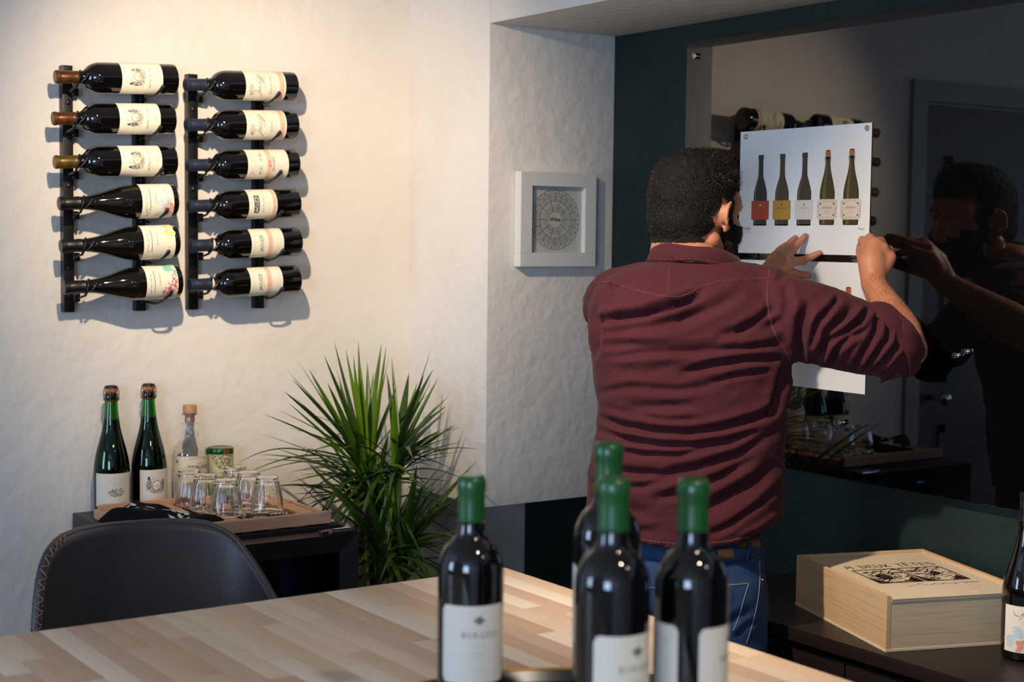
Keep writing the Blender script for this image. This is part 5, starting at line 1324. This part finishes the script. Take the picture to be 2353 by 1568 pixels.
sleeve_f = [([(1862, 690), (1842, 740), (1838, 790), (1850, 830)], 11, 11), ([(1905, 705), (1875, 750), (1862, 800), (1868, 838)], 11, 7), ([(1965, 700), (1935, 735), (1905, 765), (1880, 810), (1872, 842)], 11, 9),
 ([(2000, 705), (1975, 740), (1935, 765), (1900, 790), (1885, 835)], 12, 11), ([(1985, 760), (1955, 770), (1920, 800), (1905, 845)], 10, 7), ([(2020, 715), (2012, 760), (1990, 800), (1960, 850)], 10, 9), ([(2045, 740), (2040, 780), (2015, 810), (1985, 850)], 10, 8), ([(2070, 760), (2062, 800), (2035, 830), (2005, 850)], 9, 7),
 ([(1930, 680), (1915, 700), (1890, 735)], 9, 5), ([(1800, 640), (1812, 690), (1800, 740)], 10, 4), ([(1780, 650), (1805, 625), (1845, 635)], 10, 5)]
rnn = random.Random(8)
for P, w, a in torso_f+sleeve_f:
    d, t = pl_dist(px, P); en = np.clip(np.minimum(t, 1-t)*5, 0, 1)**.7
    m = (px[:, 0] < 1830) if P in [q[0] for q in torso_f] else (px[:, 0] > 1765)
    k = np.where(m, 1, 0)*en*fm
    w = w*.8; w = w*rnn.uniform(.75, 1.5); a = a*rnn.uniform(.9, 1.75); disp += -a*.0012*k*np.exp(-(d/w)**2*1.3)+a*.00055*k*np.exp(-((d+w*1.7)/(w*.9))**2)+a*.0004*k*np.exp(-((d-w*1.8)/(w*1.0))**2)
nz = np.array([noise.noise(Vector((q[0]*9, q[1]*9, q[2]*26)))*.0035+(.5-abs(noise.noise(Vector((q[0]*16+q[2]*10, q[1]*16, q[2]*34-q[0]*12)))))**3*.016-.001+noise.noise(Vector((q[0]*40+q[2]*14, q[1]*40, q[2]*80+q[0]*20)))*.0012 for q in co])
disp += nz*(1-.35*fm)
# hem: shirt ends here; flare
co2 = co+no*disp[:, None]
hemy = np.interp(px[:, 0], [1340, 1380, 1440, 1500, 1580, 1660, 1700, 1740, 1775, 1800], [1212, 1225, 1240, 1252, 1260, 1256, 1246, 1240, 1230, 1205])
shirt.data.vertices.foreach_set('co', (co2-np.array(pinv)).ravel()); shirt.data.update()
# open the bottom and the cuffs
bm = bmesh.new(); bm.from_mesh(shirt.data); pp = proj(np.array([v.co[:] for v in bm.verts])+np.array(pinv))
hem_z = 1.55+0
kill = []
hz = [at(x, y, d=2.86).z for x, y in ((1340, 1212), (1440, 1243), (1580, 1262), (1700, 1248), (1800, 1208))]
latx = [((at(x, 1200, d=2.86)-Vector(_o)).dot(Vector(er))) for x in (1340, 1440, 1580, 1700, 1800)]
dl = (RE-P3(1990, 775, 2.957)).normalized(); cutp = P3(2050, 777, 2.957); CN_ = (er*.80+UZ*.52+ef*.30).normalized()
ldn = (LW-LE).normalized(); lcp = LE+(LW-LE)*.2
for v in bm.verts:
    w = v.co+pinv; lt = (w-Vector(_o)).dot(er); z0 = np.interp(lt, latx, hz)
    if w.z < z0 or ((w-cutp).dot(CN_) > .004 and (w-cutp).length < .16) or ((w-lcp).dot(ldn) > 0 and (w-lcp).length < .1 and (w-LE).dot(ldn) > 0): kill.append(v)
bmesh.ops.delete(bm, geom=kill, context='VERTS')
for v in bm.verts:
    if v.is_boundary:
        w = v.co+pinv; lt = (w-Vector(_o)).dot(er); z0 = float(np.interp(lt, latx, hz))
        if abs(w.z-z0) < .009: v.co.z += z0-w.z+.0006*math.sin(lt*160)
bm.to_mesh(shirt.data); bm.free()
shirt.data.polygons.foreach_set('use_smooth', [True]*len(shirt.data.polygons))
md = shirt.modifiers.new('cloth_thickness', 'SOLIDIFY'); md.thickness = .0022; md.offset = -1
# seams laid on the cloth
def bvh(o):
    me = o.data; return BVHTree.FromPolygons([v.co+Vector(person.location) for v in me.vertices], [tuple(p.vertices) for p in me.polygons])
T_sh = bvh(shirt)
def drape(T, P, n=8, off=.001):
    out = []
    for q in crom(P, n):
        d = Vector(_v+_r*(q[0]-1176.5)/FPX-_u*(q[1]-784)/FPX).normalized(); h = T.ray_cast(Vector(_o), d)
        if h[0] is not None:
            nn = h[1] if h[1].dot(d) < 0 else -h[1]; out.append((h[0]+nn*off, nn))
    return out
M_seam = mat('maroon_seam', '5b262c', .85); M_thr = mat('maroon_thread', '7a434a', .8)
def seam(T, P, name, m, r=.0016, par=None, stitches=None, sm=None):
    L = drape(T, P); 
    if len(L) < 3: return
    g = G(); g.tube([p-n*.0006 for p, n in L], r, 6)
    o = g.obj(name, m, par or shirt, world=True, smooth=True)
    if stitches:
        s = G(); L2 = drape(T, P, 16, .0012)
        for i in range(0, len(L2)-1, 2):
            a, n_ = L2[i]; b_, _ = L2[i+1]; d = (b_-a); sd = d.cross(n_).normalized() if d.length > 1e-6 else None
            if sd is None or d.length > .02: continue
            for q in stitches: s.tube([a+sd*q, a+d*.8+sd*q], .00045, 4)
        s.obj('stitch_row', sm or M_thr, o, world=True)
seam(T_sh, [(1368, 652), (1400, 648), (1430, 658), (1470, 670), (1530, 682), (1570, 680), (1625, 655), (1680, 645), (1765, 641)], 'yoke_seam', M_seam, .0013, None, (-.003, .003))
seam(T_sh, [(1772, 606), (1766, 640), (1764, 690), (1772, 740), (1785, 775), (1805, 805), (1815, 828)], 'shoulder_seam', M_seam, .0016, None, (-.003, .003))
seam(T_sh, [(1541, 612), (1538, 640), (1535, 678)], 'back_seam', M_seam, .0009, None, (-.0025, .0025))
seam(T_sh, [(1352, 1208), (1440, 1233), (1500, 1245), (1580, 1251), (1660, 1246), (1700, 1238), (1740, 1231), (1790, 1203)], 'hem_seam', M_seam, .0012, None, (-.001, .002))
# collar
g = G(); CN = P3(1597, 588, 3.035); rows = []
for v, (ra, rb, dz) in enumerate(((.0800, .070, .018), (.0835, .0735, .020), (.0900, .080, .004), (.0950, .086, -.012), (.0935, .0845, -.013), (.0870, .077, .002))):
    r = []
    for i in range(49):
        t = -PI/2+PI*1.92*(i/48-.5)     # open at the front
        X_ = er*(ra*1.04*math.cos(t)); Y_ = ef*(rb*math.sin(t)); fall = -.030*(1+math.sin(t))/2
        wv = .002*math.sin(t*5+v)
        r.append(CN+X_+Y_+UZ*(dz+fall+wv-.010*math.cos(t)))
    rows.append(r)
g.sheet(rows); col = g.obj('collar', M_shirt, shirt, world=True, smooth=True, fix=True); md = col.modifiers.new('t', 'SOLIDIFY'); md.thickness = .002
T_co = bvh(col)
s = G()
for i in range(2, 46):
    a = rows[3][i]; b_ = rows[3][i+1]; o_ = (a-CN); o_.z = 0; o_ = o_.normalized()
    s.tube([a+o_*.0012+UZ*.004, a*.3+b_*.7+o_*.0012+UZ*.004], .0005, 4)
s.obj('stitch_row', M_thr, col, world=True)
# rolled cuff round the elbow, with a hanging flap
def tor(c, ax_, ux, R1, R2, r, name, sw=0, ph=0):
    g = G(); ax_ = ax_.normalized(); ux = (ux-ax_*ux.dot(ax_)).normalized(); uy = ax_.cross(ux); rings = []
    for i in range(40):
        t = 2*PI*i/40; wob = 1+.05*math.sin(3*t+ph)+.03*math.sin(7*t+ph*2); C0 = c+ux*R1*math.cos(t)*wob+uy*R2*math.sin(t)*wob; rad = (C0-c).normalized()
        rings.append([C0+rad*(r*.55*math.cos(q)*(1+.2*math.sin(4*t+ph)))+ax_*(sw*math.cos(t)+r*1.8*math.sin(q)) for q in [2*PI*k/12 for k in range(12)]])
    n = 12; V = [p for r_ in rings for p in r_]; F = []
    for i in range(40):
        for k in range(n): F.append((i*n+k, i*n+(k+1) % n, ((i+1) % 40)*n+(k+1) % n, ((i+1) % 40)*n+k))
    g.add(V, F); return g.obj(name, M_shirt, shirt, world=True, smooth=True, fix=True)
ca = (P3(2075, 742, 3.02)-P3(2030, 812, 2.94)); 
tor(cutp-CN_*.012, CN_, UZ-er*.6, .0745, .068, .0085, 'cuff_roll', 0, .4)
tor(cutp+CN_*.004, CN_, UZ-er*.6, .0700, .064, .0080, 'cuff_roll', 0, 2.1)
fl = [P3(2028, 852, 2.93), P3(2060, 838, 2.925), P3(2088, 806, 2.94), P3(2094, 790, 2.95)]
fl2 = [P3(2020, 879, 2.945), P3(2060, 868, 2.93), P3(2085, 842, 2.935), P3(2098, 812, 2.95)]
rows = [[a.lerp(b_, v/5)+Vector((0, 0, .0))+ef*(.010*math.sin(v*1.2+i)) for i, (a, b_) in enumerate(zip([Vector(q) for q in crom([tuple(p) for p in fl], 5)], [Vector(q) for q in crom([tuple(p) for p in fl2], 5)]))] for v in range(6)]
o = G().sheet(rows).obj('cuff_flap', M_shirt, shirt, world=True, smooth=True); md = o.modifiers.new('t', 'SOLIDIFY'); md.thickness = .003

# ---- jeans, belt, shoes
M_den = mat('blue_denim', '2c4a72', .8, spec=.2, bump=(700, .35, 2, .001), var=(5, '1e3252', .35, .7))
M_denl = mat('denim_stitch', '7f8ea3', .8); M_leath = mat('leather_patch', '94693f', .6, var=(40, '7d5732', .4, .6)); M_ort = mat('orange_thread', 'b0703a', .7)
g = G(); jr = []
for y, xl, xr, bb in ((1180, 1425, 1742, .098), (1205, 1415, 1748, .102), (1228, 1408, 1752, .108), (1262, 1406, 1755, .110), (1300, 1404, 1756, .114), (1345, 1404, 1754, .118), (1385, 1408, 1748, .116)):
    d = 2.968; A_, B_ = P3(xl, y, d), P3(xr, y, d); c = (A_+B_)/2; ux = (B_-A_)/2; a = ux.length; ux.normalize(); uy = UZ.cross(ux).normalized()
    jr.append([c+ux*(a*math.copysign(abs(math.cos(t))**.9, math.cos(t)))+uy*(bb*math.copysign(abs(math.sin(t))**.9, math.sin(t))) for t in [2*PI*i/48 for i in range(48)]])
g.loft(jr)
for s_ in (-1, 1):
    H, F_ = HIP[s_], foot[s_]; K = Vector(((H.x+F_.x)/2, (H.y+F_.y)/2, H.z*.5+.01))+sy_*.012
    g.caps([H+(Vector((0, 0, -.01))), H*.72+K*.28, H*.45+K*.55, K, Vector((F_.x, F_.y, .32)), Vector((F_.x, F_.y, .11))], [.094, .090, .080, .066, .062, .060], 24)
jeans = g.obj('jeans', None, person, world=True); jeans.data.materials.append(M_den); remesh(jeans, .0058, 6)
co = getco(jeans.data)+np.array(pinv); no = getno(jeans.data); px = proj(co); fm = smin(-(no@_v), -.2, .3); disp = np.zeros(len(co))
for P, w, a in (([(1640, 1480), (1680, 1430), (1735, 1400)], 12, 5), ([(1560, 1420), (1620, 1400), (1680, 1395)], 12, 4), ([(1690, 1470), (1715, 1440), (1740, 1425)], 9, 4), ([(1530, 1300), (1540, 1380), (1570, 1450)], 12, 5), ([(1480, 1360), (1520, 1372), (1560, 1368)], 12, 3)):
    d, t = pl_dist(px, P); en = np.clip(np.minimum(t, 1-t)*5, 0, 1); disp += -a*.001*en*fm*np.exp(-(d/w)**2)+a*.0005*en*fm*np.exp(-((d+w*1.7)/w)**2)
disp += np.array([noise.noise(Vector((q[0]*12, q[1]*12, q[2]*22)))*.004 for q in co])
jeans.data.vertices.foreach_set('co', (co+no*disp[:, None]-np.array(pinv)).ravel())
T_j = bvh(jeans)
def band(T, P, w, off, name, m, par, n=6, thick_=.0012):
    rows_ = []
    for p_, nn in drape(T, P, n, off):
        rows_.append((p_, nn))
    r0 = []; r1 = []
    for i, (p_, nn) in enumerate(rows_):
        d = rows_[min(i+1, len(rows_)-1)][0]-rows_[max(i-1, 0)][0]; sd = d.cross(nn).normalized(); r0.append(p_-sd*w/2); r1.append(p_+sd*w/2)
    if len(r0) < 2: return None
    o = G().sheet([r0, r1]).obj(name, m, par, world=True, smooth=True); md = o.modifiers.new('t', 'SOLIDIFY'); md.thickness = thick_; md.offset = 0; return o
band(T_j, [(1470, 1266), (1540, 1274), (1620, 1279), (1680, 1276), (1720, 1268), (1750, 1256)], .030, .0012, 'waistband', M_den, jeans)
band(T_j, [(1650, 1274), (1668, 1273), (1684, 1272)], .018, .0032, 'leather_patch', M_leath, jeans)
band(T_j, [(1722, 1248), (1719, 1262), (1715, 1280), (1713, 1290)], .0075, .0042, 'belt_loop', M_den, jeans)
band(T_j, [(1560, 1250), (1559, 1268), (1558, 1290)], .0075, .0042, 'belt_loop', M_den, jeans)
seam(T_j, [(1472, 1285), (1540, 1291), (1620, 1296), (1690, 1292), (1748, 1278)], 'waist_stitch', M_denl, .0005, jeans)
seam(T_j, [(1640, 1348), (1680, 1345), (1720, 1342)], 'pocket_edge', M_denl, .0009, jeans, (-.002,), M_ort)
seam(T_j, [(1720, 1342), (1710, 1375), (1703, 1400), (1695, 1425), (1685, 1450)], 'pocket_edge', M_denl, .0009, jeans)
seam(T_j, [(1646, 1350), (1650, 1390), (1655, 1440)], 'pocket_edge', M_denl, .0009, jeans)
seam(T_j, [(1480, 1350), (1520, 1352), (1560, 1350), (1556, 1390), (1550, 1430)], 'pocket_edge', M_denl, .0009, jeans)
seam(T_j, [(1744, 1290), (1746, 1330), (1741, 1380), (1730, 1430), (1715, 1480)], 'side_seam', M_denl, .0008, jeans)
band(T_j, [(1690, 1247), (1715, 1246), (1745, 1242)], .026, .0020, 'belt', mat('brown_belt', '3a2a1c', .5), jeans)
T_x = drape(T_j, [(1751, 1334), (1751, 1335)], 1, .001)
if T_x: G().ell(T_x[0][0], (.0032, .0032, .0032)).obj('rivet', mat('copper', 'b0703a', .35, metal=.9), jeans, world=True)
for s_ in (-1, 1):
    F_ = foot[s_]; fd = Vector((math.cos(.45), math.sin(.45), 0)) if s_ > 0 else Vector((math.cos(.75), math.sin(.75), 0)); fr2 = Vector((fd.y, -fd.x, 0))
    g = G(); rr = []
    for t, w_, h_ in ((-.085, .024, .05), (-.075, .034, .085), (-.03, .040, .10), (.03, .042, .085), (.09, .047, .062), (.14, .048, .050), (.175, .040, .040), (.192, .020, .026)):
        c = F_+fd*t; rr.append([c+fr2*(w_*math.cos(q))+UZ*(.002+max(0, h_*(.5+.5*math.sin(q)))) for q in [2*PI*i/20 for i in range(20)]])
    g.loft(rr).obj('shoe', mat('brown_shoe', '2e2019', .5), person, world=True, smooth=True, fix=True)
